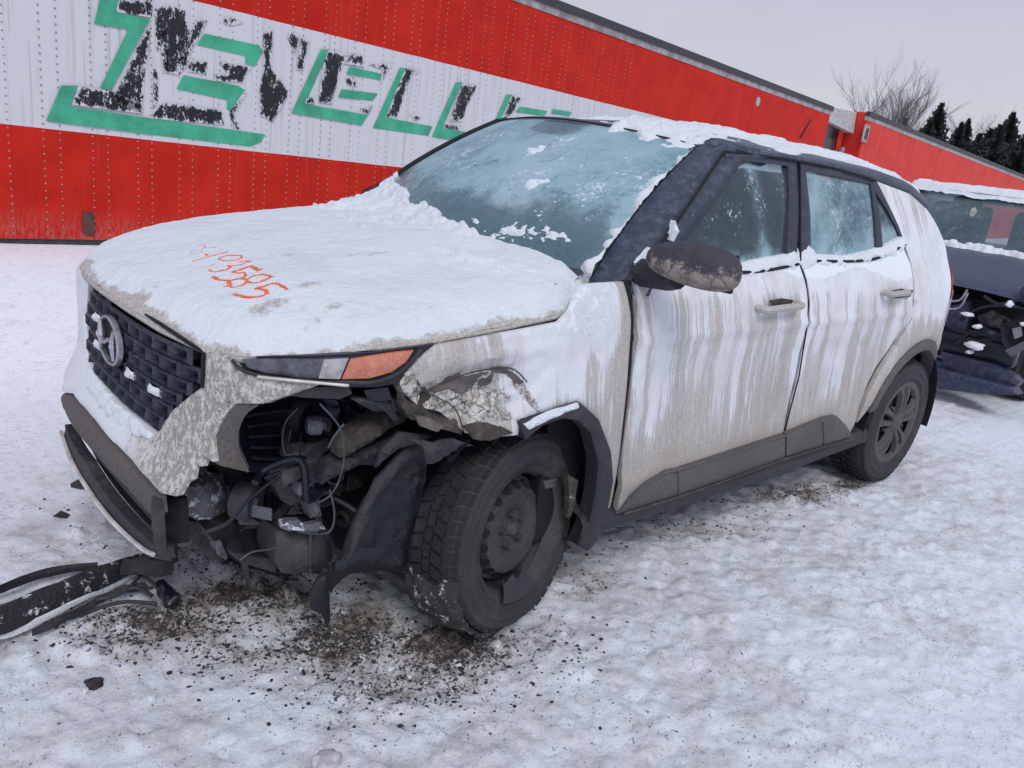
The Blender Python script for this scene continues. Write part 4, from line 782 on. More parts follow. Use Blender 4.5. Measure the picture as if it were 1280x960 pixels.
bump_ = .006*fbm(HX*3, HY*3, 0, 3, 90)-.012*np.exp(-((HX-.82)/.25)**2-((HY+.55)/.18)**2); HZ = HZ+bump_
hood = grid_obj('hood', np.stack([HX, HY, HZ-.010], -1), M['side'], suv, {'dirt': 0*HX, 'snow': 0*HX}, flip=False)
# folded rim below the hood edge
ei = np.array([[x, -np.interp(x, ex, ey), np.interp(x, ex, ez)] for x in hx[::-1]]+[[x, np.interp(x, ex, ey), np.interp(x, ex, ez)] for x in hx])
nrm2 = np.gradient(ei, axis=0); nrm2 = np.stack([nrm2[:, 1], -nrm2[:, 0], 0*nrm2[:, 0]], 1); nrm2 /= np.linalg.norm(nrm2, axis=1)[:, None]+1e-9
if (nrm2[10]@np.array([0, -1, 0])) < 0: nrm2 = -nrm2
RM = np.stack([ei+[0, 0, .004]-nrm2*.004, ei+nrm2*.004-[0, 0, .002], ei+nrm2*.003-[0, 0, .010], ei-nrm2*.03-[0, 0, .014]], 1); grid_obj('hood_rim', RM, M['cover'], suv, {'dirt': np.ones(RM.shape[:2])*.75})
dl = (1-np.abs(TT))*YE; dl2 = np.minimum(dl, (HX-np.interp(np.abs(HY), ey[:9], ex[:9]))*1.3+.0)      # distance to the rim
ht_ = .003+.011*smooth((dl2-.03)/.07); dirtm = .62*(1-smooth((dl2-.004-.03*fbm(HX*7, HY*7, 0, 3, 92))/.055))
dirtm = dirtm+.40*np.exp(-(((HY+.66+.02*np.sin(HX*30))/.05)**2))*smooth((HX-.15)/.1)*smooth((.60-HX)/.15)*smooth(fbm(HX*12, HY*16, 0, 3, 95)*3-.1)
dirtm = dirtm+.42*smooth(fbm(HX*5, HY*9, 0, 4, 96)*3-.8)*smooth((-HY+.1)/.3)+.60*np.exp(-(((HY+.55)/.05)**2+((HX-.20)/.07)**2))+.60*np.exp(-(((HY+.64)/.03)**2+((HX-.33)/.05)**2))+.55*np.exp(-(((HY+.50)/.03)**2+((HX-.33)/.06)**2))
rel = .0045*fbm(HX*9, HY*9, 0, 4, 97)+.0025*fbm(HX*38, HY*38, 0, 2, 98)
hs = grid_obj('hood_snow', np.stack([HX, HY, HZ+ht_+rel], -1), M['cover'], suv, {'dirt': dirtm})
def hood_top(x, y): return hood_h(x, y)+.006*fbm(x*3, y*3, 0, 3, 90)-.012*np.exp(-((x-.82)/.25)**2-((y+.55)/.18)**2)+.014+.0045*fbm(x*9, y*9, 0, 4, 97)+.0025*fbm(x*38, y*38, 0, 2, 98)
# sprayed numbers: ribbons lying on the snow
def on_hood(u, v): return meet(u, v, lambda P: P[:, 2]-np.where((P[:, 0] > -.04) & (P[:, 0] < 1.1), hood_h(np.clip(P[:, 0], -.039, 1.1), P[:, 1])+.016, 0))
def spray(px, wpx, mat):
    q = [(210+x/7.111, 290+y/7.111) for x, y in px]; q = spline([(a, b) for a, b in q], 8); P = np.array([on_hood(a, b) for a, b in q]); L = len(P); m = MB(); V = []
    for i in range(L):
        t = P[min(i+1, L-1)]-P[max(i-1, 0)]; t /= np.linalg.norm(t)+1e-9; s_ = np.cross(t, [0, 0, 1.]); s_ /= np.linalg.norm(s_)+1e-9; w_ = wpx*.62*(.55+.8*abs(vnoise(i*.35, 0, 0, 7)))
        for k in (-1, -.4, .4, 1):
            p_ = P[i]+s_*w_*k; V.append((p_[0], p_[1], float(hood_top(np.array([p_[0]]), np.array([p_[1]]))[0])+(.0012 if abs(k) < .9 else -.0002)))
    m.add(V, [(i*4+j, i*4+j+1, i*4+j+5, i*4+j+4) for i in range(L-1) for j in range(3)]); return m
for px, wd, mt in (([(245, 100), (300, 105), (330, 120), (290, 150), (240, 160), (205, 172), (215, 185), (290, 180), (300, 165)], .004, 'orange_faint'), ([(330, 130), (380, 128), (430, 135)], .004, 'orange_faint'), ([(215, 258), (340, 225), (440, 195), (535, 165)], .006, 'orange'), ([(345, 195), (400, 172), (480, 152)], .004, 'orange_faint'),
                   ([(330, 190), (345, 195), (350, 205)], .009, 'orange'), ([(450, 240), (500, 255), (580, 250), (650, 232), (645, 212), (580, 203), (500, 210), (450, 235)], .007, 'orange'), ([(265, 318), (340, 305), (420, 285)], .004, 'orange_faint'),
                   ([(365, 328), (385, 342), (440, 345), (500, 340), (545, 320), (548, 300), (530, 292)], .008, 'orange'), ([(560, 300), (640, 290), (700, 270), (735, 265), (690, 258), (630, 258)], .006, 'orange'),
                   ([(830, 325), (800, 335), (760, 305), (735, 305), (700, 318), (640, 335), (575, 352), (640, 358), (675, 352)], .010, 'orange'), ([(740, 300), (770, 320), (820, 340)], .016, 'orange'),
                   ([(405, 392), (425, 412), (480, 422), (560, 420), (640, 405), (690, 410), (700, 430), (660, 460), (580, 475), (540, 455), (545, 430)], .010, 'orange'), ([(395, 395), (430, 405)], .016, 'orange'), ([(700, 410), (760, 382), (850, 378), (910, 385), (895, 410), (830, 432), (750, 438), (700, 425)], .010, 'orange'),
                   ([(490, 480), (540, 470), (560, 450)], .010, 'orange'), ([(880, 380), (930, 400)], .014, 'orange'), ([(675, 355), (690, 380), (660, 400)], .008, 'orange'),
                   ([(1065, 515), (1020, 485), (960, 458), (900, 462), (850, 478), (790, 495), (850, 505), (880, 530), (840, 560), (760, 575), (680, 572), (600, 552)], .012, 'orange'), ([(590, 548), (630, 562)], .018, 'orange')):
    spray(px, wd, mt).build('sprayed_number', M[mt], suv)
# cowl snow between hood and glass
SB, TB = np.meshgrid(np.linspace(-.04, 1.03, 170), np.linspace(0, 1, 60), indexing='ij')
cb = ws(np.clip(SB, 0, 1), 0*SB+.30); cb0 = ws(np.clip(SB, 0, 1), 0*SB); hb = np.stack([cb0[..., 0]-.20+0*SB, cb0[..., 1]*1.05, 0*SB], -1); hb[..., 0] = np.minimum(hb[..., 0], 1.08); hb[..., 2] = hood_h(hb[..., 0], hb[..., 1])+.0
P = hb*(1-TB[..., None])+cb*TB[..., None]; bed = np.where(TB[..., None] < .38, hb+(cb0-hb)*(TB[..., None]/.38), cb0+(cb-cb0)*((TB[..., None]-.38)/.62))
lim = .60+.24*smooth((SB-.45)/.3)-.22*smooth((.42-SB)/.2)+.22*fbm(SB*9, TB*3, 0, 4, 101)
tk = .016+.024*np.exp(-((TB-.36)/.2)**2)*(.5+.5*smooth((SB-.3)/.2))-.085*smooth((TB-lim)/.12)+.016*fbm(SB*14, TB*5, 0, 4, 102)+.008*fbm(SB*60, TB*22, 0, 2, 103)-.03*(1-smooth(TB/.06))
Pc = bed+np.array([-.25, 0, .95])*tk[..., None]; grid_obj('cowl_snow', Pc, M['cover'], suv, {'dirt': 0*SB})
m = MB(); m.tube([(1.10, -.30, 1.10), (1.13, .1, 1.12), (1.16, .45, 1.10)], .008); m.build('wiper_blade', M['dark'], suv)
hc = on_hood(718, 372); m = MB(); m.box((1.085, -.775, 1.005), (.07, .03, .07), bev=.008); m.build('hood_hinge', M['dark'], suv)
# ---- front fascia
def front_f(off=0.0, fn=None):
    def f(y, z): return np.stack([Ft(y, z)-off-(fn(y, z) if fn else 0), y, z], 1)
    return f
BP = fp([(110, 345), (104, 400), (106, 452), (120, 478), (147, 510), (170, 528), (192, 544), (208, 518), (252, 483), (254, 442), (285, 444), (293, 462), (330, 472), (398, 478), (378, 486), (350, 496), (325, 505), (290, 505), (277, 520), (265, 545), (262, 578), (251, 570), (247, 584), (238, 577), (235, 600), (228, 604), (222, 620), (203, 616), (165, 575), (120, 527), (92, 492), (77, 472)])
far_edge = [(.82, .36), (.84, .55), (.80, .80), (.72, .86)]
k0 = BP[:]  # far side is carried on around the corner the picture cannot show
BPf = k0[:-1]+[(.80, .34), (.86, .50), (.85, .74), (.74, .84)]
def bdirt(y, z): return np.clip(.20+.80*smooth((-y-.22)/.25)+.35*smooth((y-.45)/.2), 0, 1)
panel('front_bumper', BPf, .014, front_f(.0, lambda y, z: .012*np.exp(-((z-.46)/.05)**2)+.004*fbm(y*12, z*12, 0, 3, 5)), M['bumper'], suv, (1, 0, 0), .018, attrs={'dirt': bdirt})
# snow ledge under the grille
LS = fp([(108, 448), (122, 474), (148, 505), (172, 524), (193, 543), (188, 550), (165, 542), (135, 518), (110, 482)])
panel('ledge_snow', LS, .010, front_f(.006, lambda y, z: .001+.010*fbm(y*30, z*30, 0, 3, 55)), M['snow'], suv, (1, 0, 0), .02)
# lower black skirt, intake and lip
L1 = fp([(77, 474), (92, 494), (120, 529), (165, 578), (204, 620), (206, 640), (199, 648), (165, 610), (125, 566), (96, 532), (84, 506)])
panel('lower_skirt', L1+[], .014, front_f(.016), M['bezel'], suv, (1, 0, 0), .018)
L2 = fp([(86, 498), (100, 512), (130, 545), (170, 590), (204, 628), (207, 684), (190, 684), (150, 644), (112, 594), (90, 548)])
panel('air_intake', L2, .02, front_f(-.035), M['dark'], suv, (1, 0, 0), .02)
def bar_front(name, px, r, mat, off): q = [np.array([Ft(np.array([a]), np.array([b]))[0]-off, a, b]) for a, b in fp(px)]; MB().tube(spline(q, 5), r, 6).build(name, mat, suv)
bar_front('intake_slat', [(92, 530), (118, 568), (155, 612), (198, 660)], .009, M['trim'], -.01); bar_front('intake_slat', [(90, 522), (122, 560), (160, 602), (198, 643)], .006, M['trim'], -.005)
L3 = fp([(87, 530), (112, 575), (150, 630), (190, 672), (208, 686), (212, 698), (190, 690), (148, 650), (108, 598), (90, 556)])
panel('lower_lip', L3, .016, front_f(.02), M['trim'], suv, (1, 0, 0), .03)
bar_front('silver_line', [(88, 538), (106, 582), (146, 640), (188, 680), (206, 690)], .0065, M['silver'], .028)
L4 = fp([(200, 618), (207, 625), (209, 655), (211, 692), (206, 690), (200, 655)]); panel('torn_bracket', L4, .012, front_f(.026), M['trim'], suv, (1, 0, 0), .015)
m = MB(); m.tube([PL(205, 640, 0, .02), PL(214, 668, 0, .05), PL(218, 700, 0, .08)], [.02, .018, .01]); m.build('torn_bracket', M['trim'], suv)
# ---- grille: recessed dark mesh of small funnels
GRP = fp([(112, 345), (254, 441), (252, 484), (208, 519), (192, 544), (170, 528), (147, 510), (120, 477), (107, 452), (105, 395)])
gr = panel('grille', GRP, .03, front_f(-.050), M['dark'], suv, (1, 0, 0), .01, rnd=0)
pol = np.array(GRP); z0, z1 = pol[:, 1].min(), pol[:, 1].max(); py, pz = .074, .041; cellbase = None
for r_ in range(9):
    for c_ in range(-9, 9):
        y0 = (c_+.5*(r_ % 2)+.1)*py; zc = z1-.022-r_*pz; zt = zc+.0*y0
        cc = np.array([[y0, zc]])
        if not inside(cc, [(a, b) for a, b in GRP])[0] or dist_poly(cc, GRP)[0] < .012: continue
        xf = Ft(np.array([y0]), np.array([zc]))[0]
        m = MB(); o_ = [(-.5, -.5), (.5, -.5), (.5, .5), (-.5, .5)]
        def lp(sy, sz, dx): return [(Ft(np.array([np.clip(y0+a*sy*py, -.88, .88)]), np.array([zc+b*sz*pz]))[0]+dx, y0+a*sy*py, zc+b*sz*pz) for a, b in o_]
        # octagonal funnel: flat face frame, sloped walls, deep pocket
        A_, B_, D_ = lp(1.0, 1.0, .010), lp(.82, .70, .000), lp(.50, .34, .040)
        m.add(A_+B_+D_, [(i, (i+1) % 4, 4+(i+1) % 4, 4+i) for i in range(4)]+[(4+i, 4+(i+1) % 4, 8+(i+1) % 4, 8+i) for i in range(4)]+[(8, 9, 10, 11)])
        m.build('grille_cell', M['grille'], gr, False)
        if r_ == 4 and (-.50 < y0 < -.02) and c_ % 2 or (r_ in (2, 3, 4) and -.02 < y0 < .16 and (r_+c_) % 2) or (y0 > .38 and (r_*7+c_) % 3 == 0):
            s_ = MB(); a, b = np.meshgrid(np.linspace(-.45, .40, 9), np.linspace(-.05, .50, 7), indexing='ij'); XX = np.array([[Ft(np.array([y0+p_*py]), np.array([zc+q_*pz]))[0]+.003-.014*max(0, 1-(p_/.42)**2)*max(0, 1-((q_-.2)/.35)**2)+.004*vnoise(p_*9+c_, q_*9, r_) for q_ in b[0]] for p_ in a[:, 0]])
            grid_obj('grille_snow', np.stack([XX, y0+a*py, zc+b*pz-.012], -1), M['cover'], gr, {'dirt': 0*a+.22})
bar_front('grille_rim', [(112, 346), (150, 376), (200, 409), (252, 444)], .005, M['dark'], -.012); bar_front('grille_rim', [(253, 444), (252, 484)], .005, M['dark'], -.002)
# badge
c0 = np.array(front_pt(144, 425)); bc = np.array([Ft(c0[:1], c0[1:])[0]-.018, c0[0], c0[1]]); ra, rb = .096, .068
em = MB(); ringp = []
NB_ = 40; V = []
for i in range(NB_):
    a = 2*math.pi*i/NB_
    for (k, dx) in ((1.0, .012), (1.0, 0), (.945, -.004), (.885, 0), (.885, .012)): V.append((bc[0]+dx, bc[1]+ra*k*math.cos(a), bc[2]+rb*k*math.sin(a)))
em.add(V, [(i*5+j, i*5+j+1, ((i+1) % NB_)*5+j+1, ((i+1) % NB_)*5+j) for i in range(NB_) for j in range(4)]); em.build('badge_ring', M['chrome'], suv)
Hm = MB()   # slanted letter with a curved crossbar
def hb_(pts, w0): 
    q = spline([(bc[0]-.003, bc[1]-a*ra, bc[2]+b*rb) for a, b in pts], 6); n_ = len(q); Hm.tube(q, np.interp(np.linspace(0, 1, n_), [0, .5, 1], w0), 6)
hb_([(-.62, .62), (-.56, .2), (-.55, -.1), (-.66, -.62)], [.0045, .010, .0045]); hb_([(.66, .62), (.55, .1), (.56, -.2), (.62, -.62)], [.0045, .010, .0045]); hb_([(-.55, -.10), (-.2, -.12), (.2, .12), (.55, .10)], [.008, .0055, .008]); Hm.build('badge_letter', M['chrome'], suv)
m = MB(); m.add([(bc[0]+.008, bc[1]+ra*.88*math.cos(2*math.pi*i/24), bc[2]+rb*.88*math.sin(2*math.pi*i/24)) for i in range(24)], [tuple(range(24))]); m.build('badge_back', M['dark'], suv)
# ---- headlight strip
HL = [(286, 446), (400, 444), (470, 440), (543, 430), (528, 450), (505, 478), (470, 484), (430, 484), (395, 479), (330, 470), (298, 464)]
# falls on the corner: use the front surface near the grille and the side surface further back, both are the same skin
def corner_pt(u, v, off=0.0):
    g = lambda P: np.where(P[:, 0] < .9, np.maximum(-P[:, 1]/.884, 0)**3.2+np.clip((.9-P[:, 0])/.93, 0, 9)**3.2-1-off*3.6, -P[:, 1]-.884-off)
    return meet(u, v, lambda P: g(P))
def corner_poly(name, px, off, mat, thick, step=6, ins=(.45, .8, 0), bul=0.0, **k):
    V2, F, pol = cdt(px, step); V = np.array([corner_pt(a, b, off) for a, b in V2]); ins = np.array(ins); 
    if bul: V = V-ins[None]*(bul*smooth(dist_poly(V2, pol)/14))[:, None]
    a, b, c = V[F[:, 0]], V[F[:, 1]], V[F[:, 2]]
    if (np.cross(b-a, c-a)@ins).sum() > 0: F = F[:, ::-1]
    ec = {(f[i], f[(i+1) % 3]) for f in F.tolist() for i in range(3)}; bd = [e for e in ec if (e[1], e[0]) not in ec]; vs_ = sorted({i for e in bd for i in e}); mp = {i: len(V)+q for q, i in enumerate(vs_)}
    VV = np.concatenate([V, V[vs_]+ins*thick]); return mesh_obj(name, VV, [tuple(f) for f in F.tolist()]+[(e[1], e[0], mp[e[0]], mp[e[1]]) for e in bd], mat, suv if 'parent' not in k else k['parent'], True, flat=40)
hlb = corner_poly('headlight', HL, -.012, M['bluedark'], .06)
corner_poly('clear_lens', [(302, 449), (400, 449), (436, 447), (424, 474), (380, 473), (330, 466), (310, 460)], -.004, M['lens'], .01, parent=hlb, bul=.006)
corner_poly('reflector', [(405, 450), (436, 448), (425, 474), (398, 473)], .000, M['lensw'], .01, parent=hlb, bul=.004)
corner_poly('amber_lens', [(438, 449), (490, 441), (517, 438), (508, 452), (490, 465), (462, 473), (427, 474)], -.003, M['amber'], .01, parent=hlb, bul=.008)
def cbar(name, px, r, mat, off, par=None): MB().tube(spline([corner_pt(*p, off) for p in px], 5), r, 6).build(name, mat, par or suv)
cbar('lens_rim', [(290, 450), (302, 462), (330, 470), (395, 477), (430, 478), (470, 477), (500, 465), (520, 445), (527, 437)], .0045, M['trim'], .002, hlb)
cbar('bumper_edge', [(322, 471), (370, 476), (436, 482)], .004, M['silver'], .008)
corner_poly('lamp_mount', [(355, 494), (385, 484), (434, 484), (440, 492), (425, 499), (380, 497)], -.01, M['trim'], .03); corner_poly('lamp_mount', [(455, 488), (485, 484), (490, 500), (460, 502)], -.03, M['bluedark'], .03)
# bezel around the missing fog lamp and the empty lamp bucket
corner_poly('lamp_bezel', [(291, 505), (322, 506), (306, 518), (297, 540), (298, 562), (310, 590), (275, 582), (263, 576), (267, 545), (277, 520)], -.006, M['bezel'], .03)
cbar('bezel_edge', [(322, 506), (306, 518), (297, 540), (298, 562), (310, 590)], .003, M['clad'], -.003)
M['frostmetal'] = m_muddy('frosted_grey_casting', (.11, .11, .13), (.22, .21, .22), .5, 16, .5, .9)
# ---- exposed innards behind the missing bumper corner (each lump at its own depth)
def slab(name, px, y, mat, thick=.03, step=7, bul=0.0, jag=0.0, ax=1, inw=(0, 1, 0), tilt=None):
    V2, F, pol = cdt(px, step); V = []
    for a, b in V2:
        yy = y+(tilt(a, b) if tilt else 0); V.append(PL(a, b, ax, yy))
    V = np.array(V); ins = np.array(inw, float); d = dist_poly(V2, pol)
    V = V-ins[None]*(bul*smooth(d/(.45*d.max()+1e-6))+jag*fbm(V2[:, 0]/9, V2[:, 1]/9, 0, 3, 11))[:, None]
    a, b, c = V[F[:, 0]], V[F[:, 1]], V[F[:, 2]]
    if (np.cross(b-a, c-a)@ins).sum() > 0: F = F[:, ::-1]
    ec = {(f[i], f[(i+1) % 3]) for f in F.tolist() for i in range(3)}; bd = [e for e in ec if (e[1], e[0]) not in ec]; vs_ = sorted({i for e in bd for i in e}); mp = {i: len(V)+q for q, i in enumerate(vs_)}
    return mesh_obj(name, np.concatenate([V, V[vs_]+ins*thick]), [tuple(f) for f in F.tolist()]+[(e[1], e[0], mp[e[0]], mp[e[1]]) for e in bd], mat, suv, True, flat=35)
m = MB(); m.box((.45, .12, .60), (.30, .90, .46)); m.box((.80, .12, .6), (.5, .9, .6)); m.build('engine_block', M['dark'], suv, False)
m = MB(); m.box((.20, .12, .52), (.05, 1.05, .58)); m.build('radiator', M['dark'], suv, False)
m = MB()
for k in range(12): m.box((.235, -.40, .30+.035*k), (.02, .10, .008))
m.build('cooling_fins', M['trim'], suv, False)
slab('lamp_bucket', [(303, 508), (340, 497), (400, 494), (440, 498), (432, 540), (410, 570), (370, 590), (330, 592), (312, 590), (298, 560), (298, 535)], -.50, M['bluedark'], .10, bul=-.05, inw=(.6, .6, 0))
for k in range(5): MB().tube(spline([PY(308+k*2, 520+13*k, -.515), PY(345, 514+15*k, -.49), PY(385, 512+14*k, -.49)], 4), .0035, 5).build('bucket_rib', M['trim'], suv)
c0 = PY(395, 525, -.50); m = MB(); m.lathe([(0, .0), (.03, -.005), (.06, 0), (.075, .02), (.075, .05)], c0, n=20); m.build('lamp_cap', M['trim'], suv)
m = MB(); m.lathe([(.045, -.01), (.052, -.012), (.052, .02)], c0+[0, -.01, 0], n=20); m.build('lamp_cap', M['bluedark'], suv)
# crash beam end, horn, brackets
slab('crash_beam', [(204, 618), (230, 606), (258, 610), (272, 622), (272, 648), (250, 652), (222, 640)], -.42, M['frostmetal'], .10, bul=.015, jag=.022, inw=(.7, .7, 0))
c0 = PY(318, 629, -.50); m = MB(); R_ = np.array([[.8, .6, 0], [-.6, .8, 0], [0, 0, 1]]).T
m.lathe([(0, -.016), (.018, -.018), (.022, -.006), (.045, -.004), (.052, .008), (.052, .05), (.0, .05)], c0, R=R_, n=24); m.build('horn', M['metal'], suv)
slab('horn_bracket', [(296, 640), (330, 655), (345, 650), (345, 658), (300, 656)], -.51, M['metal'], .01)
slab('bracket', [(350, 598), (372, 586), (396, 592), (404, 610), (398, 628), (372, 636), (352, 626), (346, 612)], -.56, M['metal'], .06, bul=.02, jag=.02)
slab('bracket', [(372, 582), (400, 570), (404, 600), (392, 606), (378, 598)], -.60, M['lightmetal'], .02, jag=.012)
slab('bracket', [(360, 570), (374, 567), (377, 583), (366, 586), (360, 580)], -.61, M['lightmetal'], .015, jag=.006)
slab('bracket', [(388, 556), (410, 548), (414, 560), (392, 575), (378, 570)], -.60, M['metal'], .02, jag=.01)
slab('hose_elbow', [(375, 604), (392, 606), (400, 628), (402, 645), (388, 648), (382, 628), (372, 618)], -.63, M['lightmetal'], .04, bul=.015)
slab('clip_mount', [(352, 652), (372, 648), (380, 656), (400, 652), (408, 662), (392, 668), (366, 664), (354, 662)], -.64, M['frostmetal'], .02, bul=.008, jag=.02)
slab('washer_bottle', [(346, 664), (380, 666), (412, 664), (416, 700), (402, 712), (372, 718), (352, 716), (344, 700)], -.60, M['metal'], .12, bul=.02, jag=.006)
MB().tube([PY(388, 668, -.63), PY(388, 716, -.62)], .004).build('bottle_seam', M['metal'], suv)
slab('lower_bracket', [(270, 650), (345, 655), (346, 720), (300, 706), (280, 690), (262, 668)], -.45, M['dark'], .1, jag=.02)
slab('lower_bracket', [(228, 648), (250, 655), (268, 690), (278, 698), (262, 700), (240, 676)], -.42, M['trim'], .03, jag=.01)
slab('bracket', [(268, 678), (276, 676), (284, 696), (282, 700), (272, 694)], -.47, M['lightmetal'], .01, jag=.01)
slab('lower_guard', [(285, 690), (345, 700), (345, 716), (310, 706), (312, 724), (308, 727), (304, 706)], -.52, M['trim'], .02)
slab('radiator_side', [(262, 590), (300, 596), (345, 590), (352, 640), (350, 700), (300, 690), (262, 660)], -.30, M['dark'], .05)
for k, (a, b) in enumerate([((300, 600), (302, 680)), ((318, 660), (322, 695)), ((335, 600), (338, 690)), ((285, 606), (288, 660))]): MB().tube([PY(*a, -.40), PY(*b, -.40)], .008).build('support_rod', M['trim'], suv)
MB().tube(spline([PY(300, 640, -.44), PY(330, 650, -.50), PY(352, 640, -.50), PY(370, 612, -.55)], 5), .014).build('hose', M['trim'], suv)
MB().tube(spline([PY(340, 610, -.45), PY(355, 580, -.50), PY(372, 560, -.52), PY(380, 530, -.50)], 5), .011).build('hose', M['bluedark'], suv)
# apron rails running back to the wheel
slab('apron_rail', [(430, 548), (455, 532), (500, 506), (512, 498), (528, 512), (500, 530), (470, 548), (440, 568), (424, 572)], -.72, M['mud'], .05, bul=.02, jag=.012)
slab('apron_rail', [(408, 582), (440, 568), (480, 550), (500, 540), (490, 556), (470, 570), (440, 586), (410, 600), (402, 606)], -.70, M['trim'], .05, bul=.015)
slab('apron_panel', [(400, 500), (450, 498), (505, 492), (512, 500), (450, 540), (420, 560), (405, 540)], -.60, M['bluedark'], .05, jag=.02)
slab('crumpled_bracket', [(440, 500), (470, 496), (500, 500), (512, 486), (506, 470), (530, 480), (548, 500), (530, 522), (505, 512), (470, 516)], -.79, M['metal'], .02, jag=.035, bul=.01)
slab('crumpled_bracket', [(470, 500), (478, 492), (498, 522), (493, 527)], -.80, M['trim'], .006)
# torn wheel-arch liner hanging to the ground
slab('arch_liner', [(452, 630), (480, 592), (515, 560), (535, 556), (532, 600), (520, 660), (508, 715), (470, 718), (440, 716), (428, 724), (414, 742), (408, 722), (428, 690), (440, 655)], -.76, M['liner'], .008, jag=.012, bul=.02, tilt=lambda u, v: .0006*(560-u)*1.0)
slab('arch_liner', [(446, 655), (470, 600), (505, 562), (530, 550), (545, 553), (500, 585), (470, 625), (452, 672), (436, 700)], -.80, M['trim'], .01, bul=.008)
slab('liner_tongue', [(398, 722), (412, 716), (412, 745), (413, 775), (410, 784), (402, 768), (389, 762), (388, 742)], -.70, M['liner'], .008, bul=.01)
slab('liner_flap', [(512, 548), (540, 553), (566, 548), (590, 556), (575, 560), (560, 568), (545, 577), (534, 580), (530, 560)], -.86, M['trim'], .006, jag=.012, bul=.01)
slab('liner_flap', [(500, 540), (540, 545), (520, 556), (500, 560), (480, 575), (470, 585), (478, 560)], -.82, M['trim'], .01, bul=.01)
# the small stuff: brackets, bolts, hoses and clips crowding the torn corner
rg_ = random.Random(12)
for k in range(46):
    x_, y_, z_ = .16+.42*rg_.random(), -.66+.36*rg_.random(), .24+.50*rg_.random(); mt = M[rg_.choice(['metal', 'trim', 'bluedark', 'bluedark', 'liner', 'metal', 'lightmetal'])]; a_ = rg_.random()*3.14; b_ = rg_.random()*1.2-.6
    Rq = Rz(a_) if 0 else np.array([[math.cos(a_), -math.sin(a_), 0], [math.sin(a_), math.cos(a_), 0], [0, 0, 1]])@np.array([[math.cos(b_), 0, math.sin(b_)], [0, 1, 0], [-math.sin(b_), 0, math.cos(b_)]])
    t_ = k % 4; m = MB()
    if t_ == 0: m.box((x_, y_, z_), (.03+.07*rg_.random(), .01+.03*rg_.random(), .02+.06*rg_.random()), R=Rq, bev=.003).build('small_bracket', mt, suv)
    elif t_ == 1: m.lathe([(0, -.02), (.012, -.02), (.016, -.008), (.026, -.006), (.026, .02), (.018, .03)], (x_, y_, z_), R=Rq, n=14).build('small_fitting', mt, suv)
    elif t_ == 2:
        q = [np.array([x_, y_, z_])]; 
        for j in range(4): q.append(q[-1]+np.array([rg_.gauss(0, .05), rg_.gauss(0, .04), rg_.gauss(-.02, .05)]))
        m.tube(spline(q, 5), .004+.007*rg_.random(), 7).build('hose', mt, suv)
    else:
        m.box((x_, y_, z_), (.05+.05*rg_.random(), .006, .03+.05*rg_.random()), R=Rq, bev=.002); m.lathe([(0, -.008), (.007, -.008), (.008, 0)], (x_, y_-.004, z_), R=Rq, n=6); m.build('torn_plate', mt, suv)
# thin wires
for pts, dp, r in (([(400, 505), (425, 535), (430, 570), (424, 600), (412, 620), (398, 628)], -.82, .0022), ([(372, 510), (356, 530), (354, 560), (366, 585), (380, 600)], -.62, .0022), ([(412, 612), (418, 640), (414, 662), (398, 668), (372, 664)], -.70, .003), ([(446, 500), (470, 505), (490, 518)], -.80, .002),
                 ([(410, 560), (418, 545), (430, 530)], -.74, .003), ([(300, 700), (315, 690), (340, 686), (372, 676)], -.60, .003)):
    MB().tube(spline([PY(a, b, dp) for a, b in pts], 8), r, 5).build('loose_wire', M['wire'], suv)
# ---- mirror
mc = PY(866, 336, -1.02); R0 = np.array(mc)
bm = bmesh.new(); bmesh.ops.create_uvsphere(bm, u_segments=32, v_segments=20, radius=1)
for v in bm.verts:
    x, y, z = v.co; sx = abs(x)**.75*math.copysign(1, x); sz = abs(z)**.8*math.copysign(1, z); sy = abs(y)**.85*math.copysign(1, y)
    if sy > 0.0: pass
    z2 = sz*(.080 if z > 0 else .062); t = (sy+1)/2    # t 0 outer end, 1 at the door
    wid = 1.0 if y < 0 else 1.0-.25*y
    v.co = Vector((sx*.060*(1.0 if x < 0 else .7), sy*.140, z2*(1-.28*t)+.010*t))
bm.verts.index_update(); V = np.array([v.co[:] for v in bm.verts]); F = [[v.index for v in f.verts] for f in bm.faces]; bm.free()
# align the long axis so it reads as in the photo: outward and slightly back
th_ = math.radians(18); Rm = np.array([[math.cos(th_), -math.sin(th_), 0], [math.sin(th_), math.cos(th_), 0], [0, 0, 1]])
V = V@Rm.T+mc; mesh_obj('mirror_housing', V, F, M['mirror'], suv)
m = MB(); a0 = PY(803, 340, -.84); m.tube([a0, (a0*.4+mc*.6)+[0, 0, -.03], mc+[-.02, .03, -.035]], [.045, .032, .030], 10); m.build('mirror_arm', M['trim'], suv)
slab('mirror_base', [(800, 328), (818, 322), (838, 330), (838, 352), (800, 354), (795, 345)], -.835, M['frame'], .03, bul=.01)
slab('mirror_snow', [(800, 330), (815, 310), (825, 322), (830, 340), (815, 338), (802, 344)], -.85, M['cover'], .02, bul=.02, jag=.02); slab('mirror_snow', [(838, 300), (845, 276), (847, 282), (842, 302)], -.80, M['snow'], .02, bul=.008, jag=.01)
a0 = np.array(mc)+Rm@np.array([.03, 0, .0]); m = MB(); m.box(a0+[.012, 0, 0], (.012, .22, .11), R=Rm, bev=.005); m.build('mirror_glass', M['bluedark'], suv)
